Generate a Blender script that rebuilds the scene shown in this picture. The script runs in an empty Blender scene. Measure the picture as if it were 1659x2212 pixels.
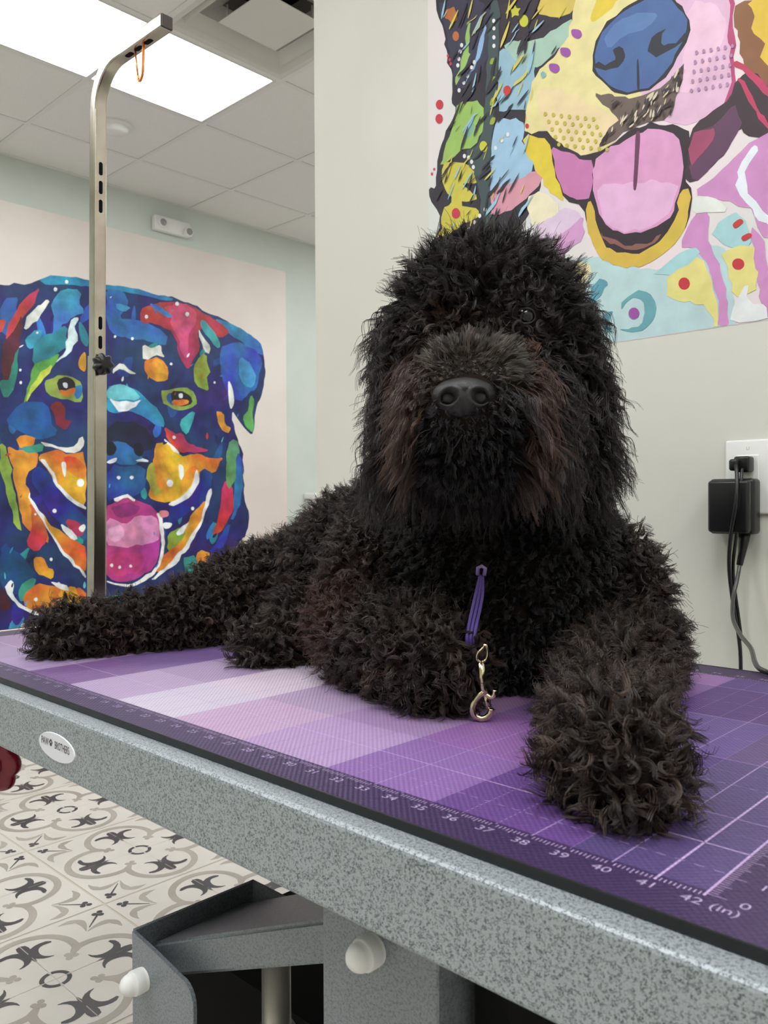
import bpy, bmesh, math, random
import numpy as np
from mathutils import Vector, Matrix, kdtree, noise
random.seed(7)
SC = bpy.context.scene
COL = SC.collection
S = 0.0254            # the scene is measured in inches, table surface = 0
TABLE_H = 27.0
def W(x, y, z): return Vector((x * S, y * S, (z + TABLE_H) * S))
# ------------------------------------------------------------ camera
cam_d = bpy.data.cameras.new('camera'); cam = bpy.data.objects.new('camera', cam_d); COL.objects.link(cam)
cam_d.sensor_fit = 'VERTICAL'; cam_d.sensor_height = 24.0; cam_d.lens = 24.0 * 1787.25 / 2212.0
_r = Vector((0.72224649, 0.69161870, -0.00485531)); _d = Vector((0.00483415, -0.01206784, -0.99991550)); _f = Vector((-0.69161885, 0.72216199, -0.01205934))
M = Matrix.Identity(4)
for i in range(3):
    M[i][0] = _r[i]; M[i][1] = -_d[i]; M[i][2] = -_f[i]
M.translation = W(48.516, -15.744, 7.582)
cam.matrix_world = M
cam_d.clip_start = 0.02
cam_d.dof.use_dof = True; cam_d.dof.focus_distance = 0.98; cam_d.dof.aperture_fstop = 12.0
SC.camera = cam
SC.view_settings.view_transform = 'Standard'; SC.view_settings.look = 'None'
SC.view_settings.gamma = 1.0; SC.view_settings.use_curve_mapping = False
SC.view_settings.exposure = 0.5
SC.cycles.use_denoising = True
SC.cycles.max_bounces = 6; SC.cycles.diffuse_bounces = 3; SC.cycles.glossy_bounces = 3
SC.cycles.use_adaptive_sampling = True; SC.cycles.adaptive_threshold = 0.06
SC.cycles.sample_clamp_indirect = 6.0
wd = bpy.data.worlds.new('world'); SC.world = wd; wd.use_nodes = True
wd.node_tree.nodes['Background'].inputs[0].default_value = (0.75, 0.8, 0.85, 1)
wd.node_tree.nodes['Background'].inputs[1].default_value = 0.25
PANEL_POWER = 9.0
# ------------------------------------------------------------ material helpers
def srgb(h):
    if isinstance(h, str): c = [int(h[i:i + 2], 16) / 255 for i in (0, 2, 4)]
    else: c = [v / 255 for v in h]
    return tuple(v / 12.92 if v <= .04045 else ((v + .055) / 1.055) ** 2.4 for v in c)
def mat(name, col=(200, 200, 200), rough=.5, metal=0., spec=.5, emit=None, estr=0., coat=0.):
    m = bpy.data.materials.new(name); m.use_nodes = True
    b = m.node_tree.nodes['Principled BSDF']
    b.inputs['Base Color'].default_value = (*srgb(col), 1); b.inputs['Roughness'].default_value = rough
    b.inputs['Metallic'].default_value = metal; b.inputs['Specular IOR Level'].default_value = spec
    b.inputs['Coat Weight'].default_value = coat
    if emit: b.inputs['Emission Color'].default_value = (*srgb(emit), 1); b.inputs['Emission Strength'].default_value = estr
    return m
def N(m, t, **kw):
    n = m.node_tree.nodes.new(t)
    for k, v in kw.items():
        if hasattr(n, k): setattr(n, k, v)
        else: n.inputs[k.replace('_', ' ')].default_value = v
    return n
def K(m, a, b): m.node_tree.links.new(a, b)
def B(m): return m.node_tree.nodes['Principled BSDF']
def noisy(m, c1, c2, scale, lo=.4, hi=.6, detail=3., bump=0., bdist=.001):
    tc = N(m, 'ShaderNodeTexCoord'); n = N(m, 'ShaderNodeTexNoise', Scale=scale, Detail=detail); K(m, tc.outputs['Object'], n.inputs['Vector'])
    r = N(m, 'ShaderNodeValToRGB'); r.color_ramp.elements[0].position = lo; r.color_ramp.elements[1].position = hi
    r.color_ramp.elements[0].color = (*srgb(c1), 1); r.color_ramp.elements[1].color = (*srgb(c2), 1)
    K(m, n.outputs['Fac'], r.inputs['Fac']); K(m, r.outputs['Color'], B(m).inputs['Base Color'])
    if bump:
        b = N(m, 'ShaderNodeBump', Strength=bump, Distance=bdist); K(m, n.outputs['Fac'], b.inputs['Height']); K(m, b.outputs['Normal'], B(m).inputs['Normal'])
    return m
m_wall = noisy(mat('wall_paint', rough=.55), (213, 212, 201), (218, 217, 207), 3., bump=0)
m_wall_far = noisy(mat('sage_wall_paint', rough=.6), (206, 214, 205), (211, 218, 210), 3.)
m_ceil = noisy(mat('ceiling_tile', rough=.9), (234, 232, 228), (238, 236, 233), 160., bump=.15)
m_tbar = mat('ceiling_grid', (230, 228, 224), .5)
m_white = mat('white_plastic', (232, 232, 228), .35)
m_offw = mat('offwhite_metal', (216, 213, 206), .45)
m_black = mat('black_plastic', (18, 18, 20), .35)
m_blackr = mat('black_rubber', (20, 21, 23), .4)
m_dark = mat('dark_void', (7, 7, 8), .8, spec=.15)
m_grey_cable = mat('grey_cable', (62, 62, 60), .35)
m_chrome = noisy(mat('steel', rough=.22, metal=1.), (176, 168, 152), (196, 190, 176), 25., .3, .7)
m_gold = mat('nickel_clip', (214, 202, 166), .14, 1.)
m_orange = mat('copper_orange_metal', (228, 132, 60), .25, .7)
m_purple = mat('purple_cord', (92, 70, 150), .6)
m_glow = mat('panel_diffuser', (255, 255, 255), .6, emit=(248, 250, 253), estr=PANEL_POWER)
m_dgrey = mat('lamp_lens', (150, 150, 148), .15)
m_grout = mat('grout', (196, 187, 172), .8)
m_tile = noisy(mat('floor_tile', rough=.42), (204, 199, 189), (210, 205, 196), 4.)
m_tilegrey = noisy(mat('tile_print_grey', rough=.42), (160, 153, 142), (170, 163, 152), 9.)
m_tiledark = noisy(mat('tile_print_charcoal', rough=.42), (62, 62, 62), (76, 75, 73), 9.)
def hammertone(name, base, dark, scale=330., rough=.38):
    m = mat(name, base, rough, .25)
    tc = N(m, 'ShaderNodeTexCoord'); n = N(m, 'ShaderNodeTexNoise', Scale=scale, Detail=1.5); K(m, tc.outputs['Object'], n.inputs['Vector'])
    a = N(m, 'ShaderNodeMath', operation='SUBTRACT'); a.inputs[1].default_value = .5; K(m, n.outputs['Fac'], a.inputs[0])
    ab = N(m, 'ShaderNodeMath', operation='ABSOLUTE'); K(m, a.outputs[0], ab.inputs[0])
    n2 = N(m, 'ShaderNodeTexNoise', Scale=scale * .45, Detail=1.); K(m, tc.outputs['Object'], n2.inputs['Vector'])
    mr = N(m, 'ShaderNodeMapRange'); mr.inputs['From Min'].default_value = .45; mr.inputs['From Max'].default_value = .56
    mr.inputs['To Min'].default_value = .0; mr.inputs['To Max'].default_value = .06; K(m, n2.outputs['Fac'], mr.inputs['Value'])
    lt = N(m, 'ShaderNodeMath', operation='SUBTRACT'); K(m, ab.outputs[0], lt.inputs[0]); K(m, mr.outputs[0], lt.inputs[1])
    r = N(m, 'ShaderNodeValToRGB'); r.color_ramp.elements[0].position = .0; r.color_ramp.elements[1].position = .02
    r.color_ramp.elements[0].color = (*srgb(dark), 1); r.color_ramp.elements[1].color = (*srgb(base), 1)
    K(m, lt.outputs[0], r.inputs['Fac']); K(m, r.outputs['Color'], B(m).inputs['Base Color'])
    b = N(m, 'ShaderNodeBump', Strength=.35, Distance=.0006); K(m, n.outputs['Fac'], b.inputs['Height']); K(m, b.outputs['Normal'], B(m).inputs['Normal'])
    return m
m_frame = hammertone('hammered_grey_paint', (168, 176, 180), (82, 91, 93), 1050.)
m_base = hammertone('hammered_dark_grey_paint', (138, 145, 150), (104, 110, 115), 1000.)
# ------------------------------------------------------------ object helpers
def obj(name, bm, m, parent=None, smooth=False, loc=None):
    me = bpy.data.meshes.new(name)
    if isinstance(bm, tuple):
        me.from_pydata([tuple(v) for v in bm[0]], [], bm[1])
    else:
        bmesh.ops.recalc_face_normals(bm, faces=bm.faces[:]); bm.to_mesh(me); bm.free()
    for q in (m if isinstance(m, (list, tuple)) else [m]): me.materials.append(q)
    if smooth: me.polygons.foreach_set('use_smooth', [True] * len(me.polygons))
    o = bpy.data.objects.new(name, me); COL.objects.link(o)
    if parent: o.parent = parent
    if loc is not None: o.location = loc
    return o
def thing(name, label, cat, loc=(0, 0, 0), rz=0., group=None):
    o = bpy.data.objects.new(name, None); COL.objects.link(o); o.empty_display_size = .05
    o.location = W(*loc); o.rotation_euler = (0, 0, rz); o['label'] = label; o['category'] = cat
    if group: o['group'] = group
    return o
def tag(o, label, cat, group=None):
    o['label'] = label; o['category'] = cat
    if group: o['group'] = group
    return o
def struct(name, bm, m):
    o = obj(name, bm, m); o['kind'] = 'structure'; return o
def box(bm, x0, x1, y0, y1, z0, z1, bev=0., mi=0, seg=2):
    "box in inches, world frame when the object has no parent offset"
    v = [bm.verts.new((x * S, y * S, z * S)) for x in (x0, x1) for y in (y0, y1) for z in (z0, z1)]
    fs = [bm.faces.new([v[i] for i in q]) for q in ((0, 1, 3, 2), (4, 6, 7, 5), (0, 4, 5, 1), (2, 3, 7, 6), (0, 2, 6, 4), (1, 5, 7, 3))]
    for f in fs: f.material_index = mi
    if bev:
        bmesh.ops.recalc_face_normals(bm, faces=fs)
        es = list({e for f in fs for e in f.edges})
        bmesh.ops.bevel(bm, geom=es, offset=bev * S, segments=seg, affect='EDGES', profile=.5)
def nb(): return bmesh.new()
def tube_data(pts, r, n=10, caps=True, square=0., up=None):
    "tube along points (inches); r number or list; square>0 gives a rounded-square profile"
    P = [Vector(p) * S for p in pts]; R = r if isinstance(r, (list, tuple)) else [r] * len(P)
    vs, fs = [], []
    nrm = Vector(up) if up else None
    for i, p in enumerate(P):
        t = (P[min(i + 1, len(P) - 1)] - P[max(i - 1, 0)]).normalized()
        if nrm is None: nrm = t.orthogonal().normalized()
        a = (nrm - t * nrm.dot(t)).normalized(); b = t.cross(a); nrm = a
        for k in range(n):
            th = 2 * math.pi * (k + .5) / n
            c, s = math.cos(th), math.sin(th)
            if square: c = math.copysign(abs(c) ** (1 - square), c); s = math.copysign(abs(s) ** (1 - square), s)
            vs.append(p + (a * c + b * s) * R[i] * S)
    for i in range(len(P) - 1):
        for k in range(n): fs.append((i * n + k, i * n + (k + 1) % n, (i + 1) * n + (k + 1) % n, (i + 1) * n + k))
    if caps: fs.append(tuple(range(n))[::-1]); fs.append(tuple((len(P) - 1) * n + k for k in range(n)))
    return vs, fs
def curve_pts(pts, sub=6):
    out = []; n = len(pts)
    for i in range(n - 1):
        p0, p1, p2, p3 = (Vector(pts[max(0, min(n - 1, j))]) for j in (i - 1, i, i + 1, i + 2))
        for k in range(sub):
            t = k / sub
            out.append(.5 * (2 * p1 + (p2 - p0) * t + (2 * p0 - 5 * p1 + 4 * p2 - p3) * t * t + (3 * p1 - p0 - 3 * p2 + p3) * t ** 3))
    out.append(Vector(pts[-1])); return out
def join_data(*ds):
    vs, fs = [], []
    for v, f in ds:
        o = len(vs); vs += list(v); fs += [tuple(i + o for i in q) for q in f]
    return vs, fs
def lathe_data(prof, n=24, axis='z', loc=(0, 0, 0)):
    vs, fs = [], []; L = Vector(loc)
    for r, h in prof:
        for k in range(n):
            a = 2 * math.pi * k / n; c, s = r * math.cos(a), r * math.sin(a)
            v = {'z': (c, s, h), 'y': (c, h, s), 'x': (h, c, s)}[axis]; vs.append((Vector(v) + L) * S)
    for i in range(len(prof) - 1):
        for k in range(n): fs.append((i * n + k, i * n + (k + 1) % n, (i + 1) * n + (k + 1) % n, (i + 1) * n + k))
    fs.append(tuple(range(n))); fs.append(tuple((len(prof) - 1) * n + k for k in range(n)))
    return vs, fs
_fonts = {}
def text_polys(txt, size, cx=True):
    "flat letter outlines as vertices (inches) and faces"
    cu = bpy.data.curves.new('txt', 'FONT'); cu.body = txt; cu.size = size; cu.align_x = 'CENTER' if cx else 'LEFT'; cu.resolution_u = 3
    o = bpy.data.objects.new('txt', cu); COL.objects.link(o)
    dg = bpy.context.evaluated_depsgraph_get(); me = bpy.data.meshes.new_from_object(o.evaluated_get(dg))
    vs = [(v.co.x, v.co.y) for v in me.vertices]; fs = [tuple(p.vertices) for p in me.polygons]
    bpy.data.objects.remove(o); bpy.data.curves.remove(cu); bpy.data.meshes.remove(me)
    return vs, fs
FAR_ART=[
('1e2a66',[48.8,52.0,54.7,53.7,58.8,54.4,63.0,56.3,66.5,57.9,71.0,58.6,74.2,58.2,79.5,58.3,84.0,58.7,89.6,58.5,94.9,58.3,100.5,58.0,107.5,56.2,113.5,54.7,119.2,52.9,123.1,51.1,124.7,47.4,124.9,42.1,123.6,36.7,121.3,32.3,121.4,28.1,120.2,25.6,117.7,27.3,115.5,29.8,114.2,31.7,113.9,28.6,115.4,25.1,117.0,21.6,117.3,16.4,117.5,8.6,119.1,4.4,118.7,-0.2,114.3,-4.2,112.9,-14.4,110.9,-29.6,107.8,-44.3,48.0,-33.6]),
('2a7fb8',[63.0,56.3,66.5,57.9,71.0,58.6,74.2,58.2,79.5,58.3,84.0,58.7,89.6,58.5,94.9,58.3,97.1,57.5,91.7,57.2,86.5,57.5,79.5,56.9,73.8,56.8,68.7,56.5,64.7,55.3]),
('2a7fb8',[108.0,55.1,113.5,54.7,119.2,52.9,123.1,51.1,124.7,47.4,121.1,48.0,114.7,51.3,109.8,52.6]),
('2f5fa8',[55.5,50.7,58.4,52.5,57.9,47.0,55.8,43.0,54.6,44.4,54.7,49.4]),
('3e93c4',[68.3,55.6,72.8,55.9,71.9,52.7,73.7,51.2,70.9,49.5,67.3,46.3,65.1,42.6,66.4,48.3,65.6,52.1]),
('2a8f96',[61.6,42.9,65.5,45.2,69.5,47.5,68.6,44.3,71.8,44.3,67.2,41.1,64.6,38.2,61.1,37.8]),
('6aa84a',[61.1,37.8,64.6,39.1,67.7,41.2,65.9,37.9,62.8,34.6,60.2,30.1,59.0,27.9,60.7,33.6]),
('c9d04a',[63.7,36.8,65.7,38.3,64.6,35.7,61.9,32.4,59.8,28.8,61.5,34.1]),
('2f66b0',[78.5,57.4,83.4,57.4,84.4,54.8,81.4,50.7,86.4,51.5,94.9,49.4,93.8,45.9,89.5,46.8,83.3,46.4,79.4,47.2,78.5,51.6]),
('3f9ac8',[80.9,54.7,84.9,54.0,83.4,52.8,81.4,53.0]),
('b03038',[87.0,53.9,91.7,56.1,94.9,57.1,100.5,57.6,105.7,55.9,110.4,54.2,113.5,52.1,110.4,50.1,106.2,52.6,103.3,51.6,103.8,46.8,102.1,43.6,100.4,40.9,98.1,43.1,97.1,48.3,94.9,50.4,90.6,51.2,88.0,50.3]),
('cc4a55',[93.3,55.9,99.4,57.6,103.4,56.1,102.2,51.9,100.4,47.8,100.9,43.4,98.7,44.1,97.6,48.9,95.4,51.4,96.0,53.9]),
('3a7fc0',[89.8,56.0,91.7,55.6,94.9,54.7,96.3,53.2,94.4,53.4,91.1,54.3]),
('c23a44',[59.2,51.0,61.3,53.6,63.5,54.0,62.6,52.0,60.0,48.2,58.3,45.8,56.2,42.2,55.4,42.9,57.1,46.9]),
('5a2030',[55.4,42.1,57.9,44.9,59.2,48.5,59.5,45.2,58.2,39.1,56.5,33.6,55.1,31.3,55.0,37.1]),
('2e8a70',[56.5,34.0,57.6,39.1,58.7,41.3,58.2,35.8,56.9,30.7,54.5,30.1,54.5,33.8]),
('c8413c',[52.3,45.7,56.3,46.8,55.4,44.6,52.2,42.5]),
('3fa0a8',[105.1,53.9,108.0,52.3,110.4,48.1,109.2,47.5,106.2,50.1,103.6,53.4]),
('2d63ad',[109.8,47.5,114.7,50.2,121.1,49.0,123.7,46.2,123.0,40.8,120.3,37.4,115.8,33.9,112.1,36.7,110.3,41.5]),
('3f9ac8',[115.9,46.3,120.4,44.7,121.7,40.7,119.1,37.8,116.5,40.2]),
('58a860',[120.0,36.9,121.3,34.4,120.3,31.1,121.2,28.1,120.2,26.2,118.0,27.9,117.1,30.4,119.0,32.6]),
('8fa83a',[102.7,43.7,105.6,46.0,107.0,41.7,105.8,39.1,106.7,36.2,103.8,36.4,101.8,38.6]),
('dfe3da',[103.3,51.9,105.0,49.9,107.4,47.2,106.2,45.6,104.2,48.8]),
('dfe3da',[112.5,40.0,114.0,37.9,114.6,33.8,113.3,31.7,112.6,34.7]),
('dfe3da',[64.7,52.6,65.4,52.0,63.8,49.6,62.1,46.8,60.2,45.1,59.5,45.6,60.8,48.3,62.5,50.7,63.6,51.1]),
('cfe6e4',[70.5,49.0,72.1,49.7,70.9,47.3,71.8,44.8,70.4,42.4,68.1,39.9,65.9,38.4,68.6,41.3,69.3,44.0,69.5,47.1]),
('d99a28',[88.4,41.9,91.0,43.2,93.7,42.3,95.1,40.3,94.2,37.9,92.1,36.9,89.7,38.1,88.3,39.8]),
('e6a832',[89.4,41.6,91.6,42.6,93.4,41.6,94.0,39.7,91.5,39.0,89.7,39.7]),
('dfe3da',[87.6,42.3,88.4,45.7,90.3,45.0,93.2,46.3,92.9,44.4,94.0,43.1,91.1,43.7,88.7,42.0]),
('d99a28',[73.6,42.4,72.2,40.9,71.6,39.0,72.2,37.8,73.6,37.3]),
('8aa048',[92.6,34.4,94.7,35.5,99.2,36.4,102.6,35.3,103.3,33.1,100.8,31.2,96.9,30.6,93.6,31.6]),
('1f5fa0',[94.2,34.0,95.8,35.1,96.4,31.3,94.4,32.6]),
('14141c',[95.3,34.8,98.6,35.6,101.2,34.7,101.4,32.7,98.6,31.3,96.1,32.0]),
('d8702a',[95.8,33.0,98.6,33.0,100.6,33.6,100.0,32.1,97.7,31.4,96.1,32.0]),
('e8eef2',[97.6,34.7,98.9,35.0,98.9,33.7,97.8,33.6]),
('8aa048',[64.1,34.3,66.3,35.8,69.9,36.0,72.6,35.2,72.8,32.1,71.7,30.2,68.5,30.9,65.4,31.0,64.0,32.2]),
('2a78b0',[70.3,33.6,72.6,34.7,72.6,32.1,71.2,30.7]),
('14141c',[66.7,35.0,69.0,35.9,71.0,35.0,71.0,32.8,68.9,31.5,67.2,32.5]),
('d8702a',[67.2,32.9,69.0,32.9,71.2,33.7,70.8,32.1,69.2,31.6,67.8,31.9]),
('e8eef2',[68.0,34.5,69.2,34.6,69.2,33.3,68.3,33.4]),
('2f8fb4',[78.3,34.4,81.2,35.4,83.2,35.3,86.3,34.7,87.8,33.5,90.9,31.4,93.1,28.7,94.1,26.4,91.4,26.2,88.3,28.3,84.2,29.4,79.2,28.6,78.3,29.4]),
('6cc4cc',[78.3,33.5,79.8,35.0,82.5,35.7,85.8,34.7,87.3,32.5,83.2,31.9,79.2,31.8,78.3,32.2]),
('e4eef0',[78.8,32.0,82.7,31.4,87.5,32.1,86.2,31.2,84.4,29.2,81.7,29.0,80.0,30.7]),
('dfe3da',[80.0,38.2,82.3,40.7,84.3,39.1,86.3,38.0,84.3,38.2,82.5,39.6,80.5,37.7]),
('1a1f3c',[78.2,25.4,82.2,27.0,86.2,26.8,89.3,25.1,90.9,22.4,89.2,19.9,85.1,20.2,81.1,22.4,78.2,21.8]),
('2b62a4',[78.2,21.8,82.1,22.2,86.1,20.8,88.2,17.6,86.1,16.6,81.1,16.9,78.1,17.2]),
('10132a',[78.2,21.5,79.9,22.1,81.1,20.5,80.1,18.7,78.4,18.6]),
('10132a',[85.1,21.6,86.9,22.2,88.2,20.4,87.2,18.5,85.4,19.3]),
('dfe8ee',[78.1,17.2,81.1,18.5,80.8,17.3,79.1,16.7]),
('dfe8ee',[85.6,18.2,89.8,18.3,88.7,17.2,86.6,17.1]),
('244a94',[78.1,16.3,88.2,16.6,88.7,11.9,86.0,9.1,81.0,9.1,78.0,8.2]),
('e8eef0',[80.7,13.7,81.4,14.1,82.0,13.7,81.4,13.0]),
('e8eef0',[84.0,13.7,84.7,14.2,85.4,13.8,84.7,13.1]),
('7a2330',[64.9,29.3,67.1,30.3,68.9,28.3,68.4,26.1,70.2,25.8,68.4,23.9,66.6,25.1,65.8,27.2]),
('1d4f98',[56.9,27.4,61.1,30.2,64.5,29.7,65.3,25.9,67.1,22.9,62.7,21.4,58.1,23.3,55.6,25.2]),
('c23a4c',[93.6,26.8,96.3,24.6,98.5,25.7,99.6,22.8,103.6,21.5,107.2,21.2,102.5,20.0,96.8,20.7,94.6,23.0]),
('dfe3da',[93.5,23.7,95.7,21.7,97.9,20.3,97.3,19.1,94.6,20.6]),
('3fa8b0',[99.1,29.1,102.5,30.8,101.9,27.8,100.2,24.3,98.0,26.6]),
('d98a30',[108.4,31.3,110.9,31.0,111.4,28.0,113.3,27.1,112.6,25.5,109.6,27.3]),
('dd9a2c',[63.3,18.9,67.0,19.5,69.7,18.7,73.4,19.3,73.3,6.9,70.5,7.8,67.8,10.4,65.6,13.0,63.9,15.9,62.6,17.6]),
('e2742c',[68.4,18.7,73.4,17.1,73.3,13.1,70.6,13.5,68.3,15.2]),
('e4e6e0',[67.5,16.9,68.8,16.9,68.5,13.0,67.8,14.7]),
('e4e6e0',[62.7,21.4,66.2,20.3,69.7,20.0,72.5,22.8,73.4,21.5,71.5,18.8,68.4,19.3,64.4,20.0]),
('e2982c',[57.6,22.0,61.8,22.7,61.4,20.1,58.4,18.7]),
('d98a30',[55.6,20.2,58.0,18.7,62.7,19.3,62.2,15.9,59.6,14.1,60.4,9.9,62.5,4.4,65.1,-1.2,62.5,0.1,59.5,2.3,57.9,8.7,56.8,15.7]),
('3f9a88',[58.5,19.5,64.0,21.1,63.1,18.9,59.3,18.3]),
('cc4a3a',[60.4,8.7,63.4,3.5,64.6,-0.8,61.6,-3.2,59.5,-1.0,60.8,2.3]),
('8fb048',[55.2,20.6,56.6,15.3,57.9,6.6,59.1,1.5,57.5,2.4,55.9,8.7,54.3,14.8,54.4,19.8]),
('1f3f86',[60.5,14.6,62.6,15.9,64.8,14.2,67.4,10.8,70.5,6.9,73.3,5.1,73.2,-1.6,70.5,2.1,66.9,3.0,64.3,6.5,61.3,11.6]),
('e8ecec',[63.1,17.2,64.8,14.7,66.9,10.8,69.2,8.2,73.3,6.0,73.3,6.9,70.1,8.7,67.4,11.7,65.2,15.1,63.7,17.6]),
('e8ecec',[60.0,9.5,61.3,7.0,63.8,2.2,66.8,-2.2,69.5,-5.4,73.1,-9.6,73.1,-8.7,70.4,-5.0,66.8,-0.4,63.8,3.9,61.1,8.7,60.2,10.1]),
('de8a2c',[62.5,5.2,66.4,2.2,69.1,-0.1,71.4,-1.1,73.2,-2.5,73.1,-8.7,69.9,-5.0,66.0,-0.4]),
('b23a34',[68.2,4.3,71.4,3.4,73.2,2.0,72.3,0.2,69.5,0.8]),
('e8ecec',[66.9,3.5,69.1,2.1,71.4,-0.2,70.4,-1.0,67.7,1.3]),
('e8ecec',[71.2,2.0,72.8,3.1,73.2,2.0,72.3,0.9]),
('dd9a2c',[90.9,21.9,94.1,22.5,96.8,19.3,104.8,20.1,108.3,18.7,110.8,19.8,109.5,16.2,105.9,14.6,103.0,11.1,97.8,7.7,92.3,8.2,88.6,8.6,90.3,14.3]),
('a9ac3e',[88.7,16.6,90.8,17.6,91.3,12.0,93.4,10.1,90.2,9.1,88.7,12.9]),
('e4e6e0',[97.3,17.4,99.0,16.9,99.0,14.0,97.9,13.0]),
('e2742c',[99.0,15.5,103.0,17.0,102.4,13.1,99.5,10.6,97.3,9.1]),
('1f3f86',[104.2,16.6,107.7,15.2,107.1,11.1,102.9,6.2,97.8,4.3,95.0,1.4,94.5,6.2,98.9,8.6,102.4,12.1]),
('e8ecec',[103.3,15.6,103.0,11.6,99.5,8.1,95.0,6.7,94.5,7.4,98.9,9.4,101.8,12.6,102.4,16.0]),
('e8ecec',[106.8,11.6,107.7,11.1,105.2,4.6,101.1,-2.7,96.5,-7.8,91.1,-10.8,89.5,-10.7,95.5,-6.8,100.0,-1.2,104.1,5.7]),
('dd8a2c',[105.3,9.1,104.6,4.7,100.0,-2.1,95.5,-6.8,90.6,-9.9,92.2,-5.7,96.6,-2.5,100.6,3.7]),
('88a03a',[94.4,-0.0,96.6,1.4,99.4,0.8,97.7,-2.5,93.8,-4.3]),
('e8ecec',[92.8,2.9,95.8,2.7,95.0,1.4,93.3,1.2]),
('e8ecec',[96.6,0.4,99.4,2.3,100.6,3.2,98.9,0.3,97.2,-0.6]),
('c8382f',[110.7,13.2,113.5,13.5,114.4,7.1,111.8,2.0,107.2,-1.7,109.4,4.1,110.1,9.1]),
('5f9a6a',[113.3,24.5,116.1,23.6,115.7,18.4,114.4,12.2,111.9,11.2,111.4,18.3]),
('2d63ad',[115.1,21.0,117.0,19.0,116.9,8.6,113.1,1.5,114.4,9.7]),
('de8a2c',[102.2,-5.2,104.6,-4.3,106.9,-5.4,105.1,-8.3,102.2,-8.2]),
('3a9c98',[98.2,-6.5,102.2,-5.7,103.9,-9.8,99.9,-10.5]),
('b23a80',[77.5,6.4,81.0,8.6,85.5,8.9,89.1,7.2,92.3,4.8,92.5,-0.9,91.7,-6.1,89.5,-8.8,85.8,-10.7,81.8,-10.9,78.8,-9.7,77.4,-8.1]),
('d98cb8',[78.0,4.6,82.9,2.7,86.0,4.9,90.7,4.4,92.3,1.5,92.0,-1.8,85.9,-2.5,80.9,-2.8,78.0,-1.8]),
('e6a8cc',[78.5,1.8,81.9,2.7,82.9,-1.0,78.9,-1.3]),
('8c2c78',[79.0,6.8,83.0,8.2,87.6,6.8,85.0,4.5,80.9,4.1]),
('c83c78',[77.9,-4.5,82.9,-3.8,89.0,-4.6,86.9,-8.7,80.8,-9.7,77.9,-7.2]),
('f0eef0',[80.0,8.9,83.0,9.5,86.0,8.9,85.5,8.3,83.0,8.8,80.5,8.3]),
('f0eef0',[91.2,4.8,92.5,0.5,92.8,-3.3,91.1,-8.0,85.8,-11.4,81.8,-11.6,78.1,-10.2,78.1,-10.8,81.8,-12.1,86.9,-11.9,91.6,-8.7,93.6,-3.3,93.2,1.5,92.0,5.3]),
('e0889a',[91.8,5.8,94.5,5.8,94.7,4.3,92.3,3.9]),
('17407e',[54.2,0.4,59.0,-4.0,62.4,-8.4,58.1,-12.3,54.1,-9.9]),
('d9a62c',[61.4,-4.1,63.1,-3.9,63.9,-6.3,65.9,-6.9,65.6,-9.0,62.8,-8.4,61.3,-6.2]),
('3f9a88',[57.7,-10.2,61.5,-7.9,60.7,-11.2,58.5,-14.0]),
('d9702c',[59.0,-11.9,61.5,-10.0,65.0,-10.7,68.1,-11.4,73.1,-11.4,73.1,-16.7,65.8,-16.4,61.5,-16.4,59.4,-14.5]),
('e0a030',[66.7,-11.7,70.3,-10.7,71.2,-13.0,73.1,-14.0,73.1,-16.2,66.7,-16.3]),
('c23a34',[60.6,-14.2,64.1,-14.5,66.2,-16.5,62.3,-16.7]),
('e8ecec',[55.1,-10.8,56.1,-8.6,57.1,-9.7,56.5,-11.7,58.5,-14.0,61.5,-15.6,62.7,-17.0,61.4,-16.8,58.5,-14.8,56.5,-13.2]),
('e8ecec',[64.5,-9.4,68.1,-10.5,69.4,-11.9,66.7,-11.5]),
('e8ecec',[58.1,-18.8,58.7,-18.0,59.3,-18.3,58.7,-19.1]),
('4a1a2a',[54.1,-9.1,55.7,-12.5,56.5,-14.2,54.0,-15.6]),
('2d63ad',[78.8,-13.6,85.8,-13.3,84.8,-15.0,78.8,-15.9]),
('3aa090',[76.9,-14.4,81.8,-13.9,78.8,-15.9,76.9,-16.2]),
('ebeff0',[69.6,57.1,69.5,56.8,69.2,56.6,68.9,56.7,68.8,57.0,68.9,57.3,69.2,57.5,69.5,57.4]),
('ebeff0',[67.1,55.0,66.9,54.6,66.6,54.4,66.3,54.5,66.2,54.8,66.3,55.2,66.6,55.4,66.9,55.3]),
('ebeff0',[98.0,57.0,97.8,56.6,97.4,56.4,97.0,56.5,96.9,56.8,97.0,57.2,97.4,57.5,97.8,57.4]),
('ebeff0',[100.9,54.9,100.7,54.5,100.3,54.2,99.9,54.4,99.7,54.7,99.9,55.2,100.3,55.4,100.8,55.3]),
('ebeff0',[89.4,52.5,89.3,52.1,88.9,51.9,88.6,52.0,88.5,52.3,88.6,52.7,88.9,52.9,89.3,52.8]),
('ebeff0',[81.1,46.5,80.9,46.3,80.7,46.1,80.5,46.2,80.4,46.4,80.5,46.7,80.7,46.8,81.0,46.8]),
('ebeff0',[85.6,46.7,85.4,46.4,85.2,46.2,84.9,46.3,84.8,46.6,84.9,46.9,85.2,47.0,85.4,47.0]),
('ebeff0',[59.1,33.6,59.0,33.3,58.8,33.2,58.6,33.3,58.5,33.5,58.6,33.8,58.8,33.9,59.0,33.9]),
('ebeff0',[59.0,36.2,58.9,36.0,58.7,35.9,58.5,36.0,58.5,36.2,58.5,36.4,58.7,36.5,59.0,36.5]),
('ebeff0',[96.0,41.9,95.9,41.6,95.6,41.5,95.3,41.6,95.2,41.8,95.4,42.1,95.6,42.2,95.9,42.1]),
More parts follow.
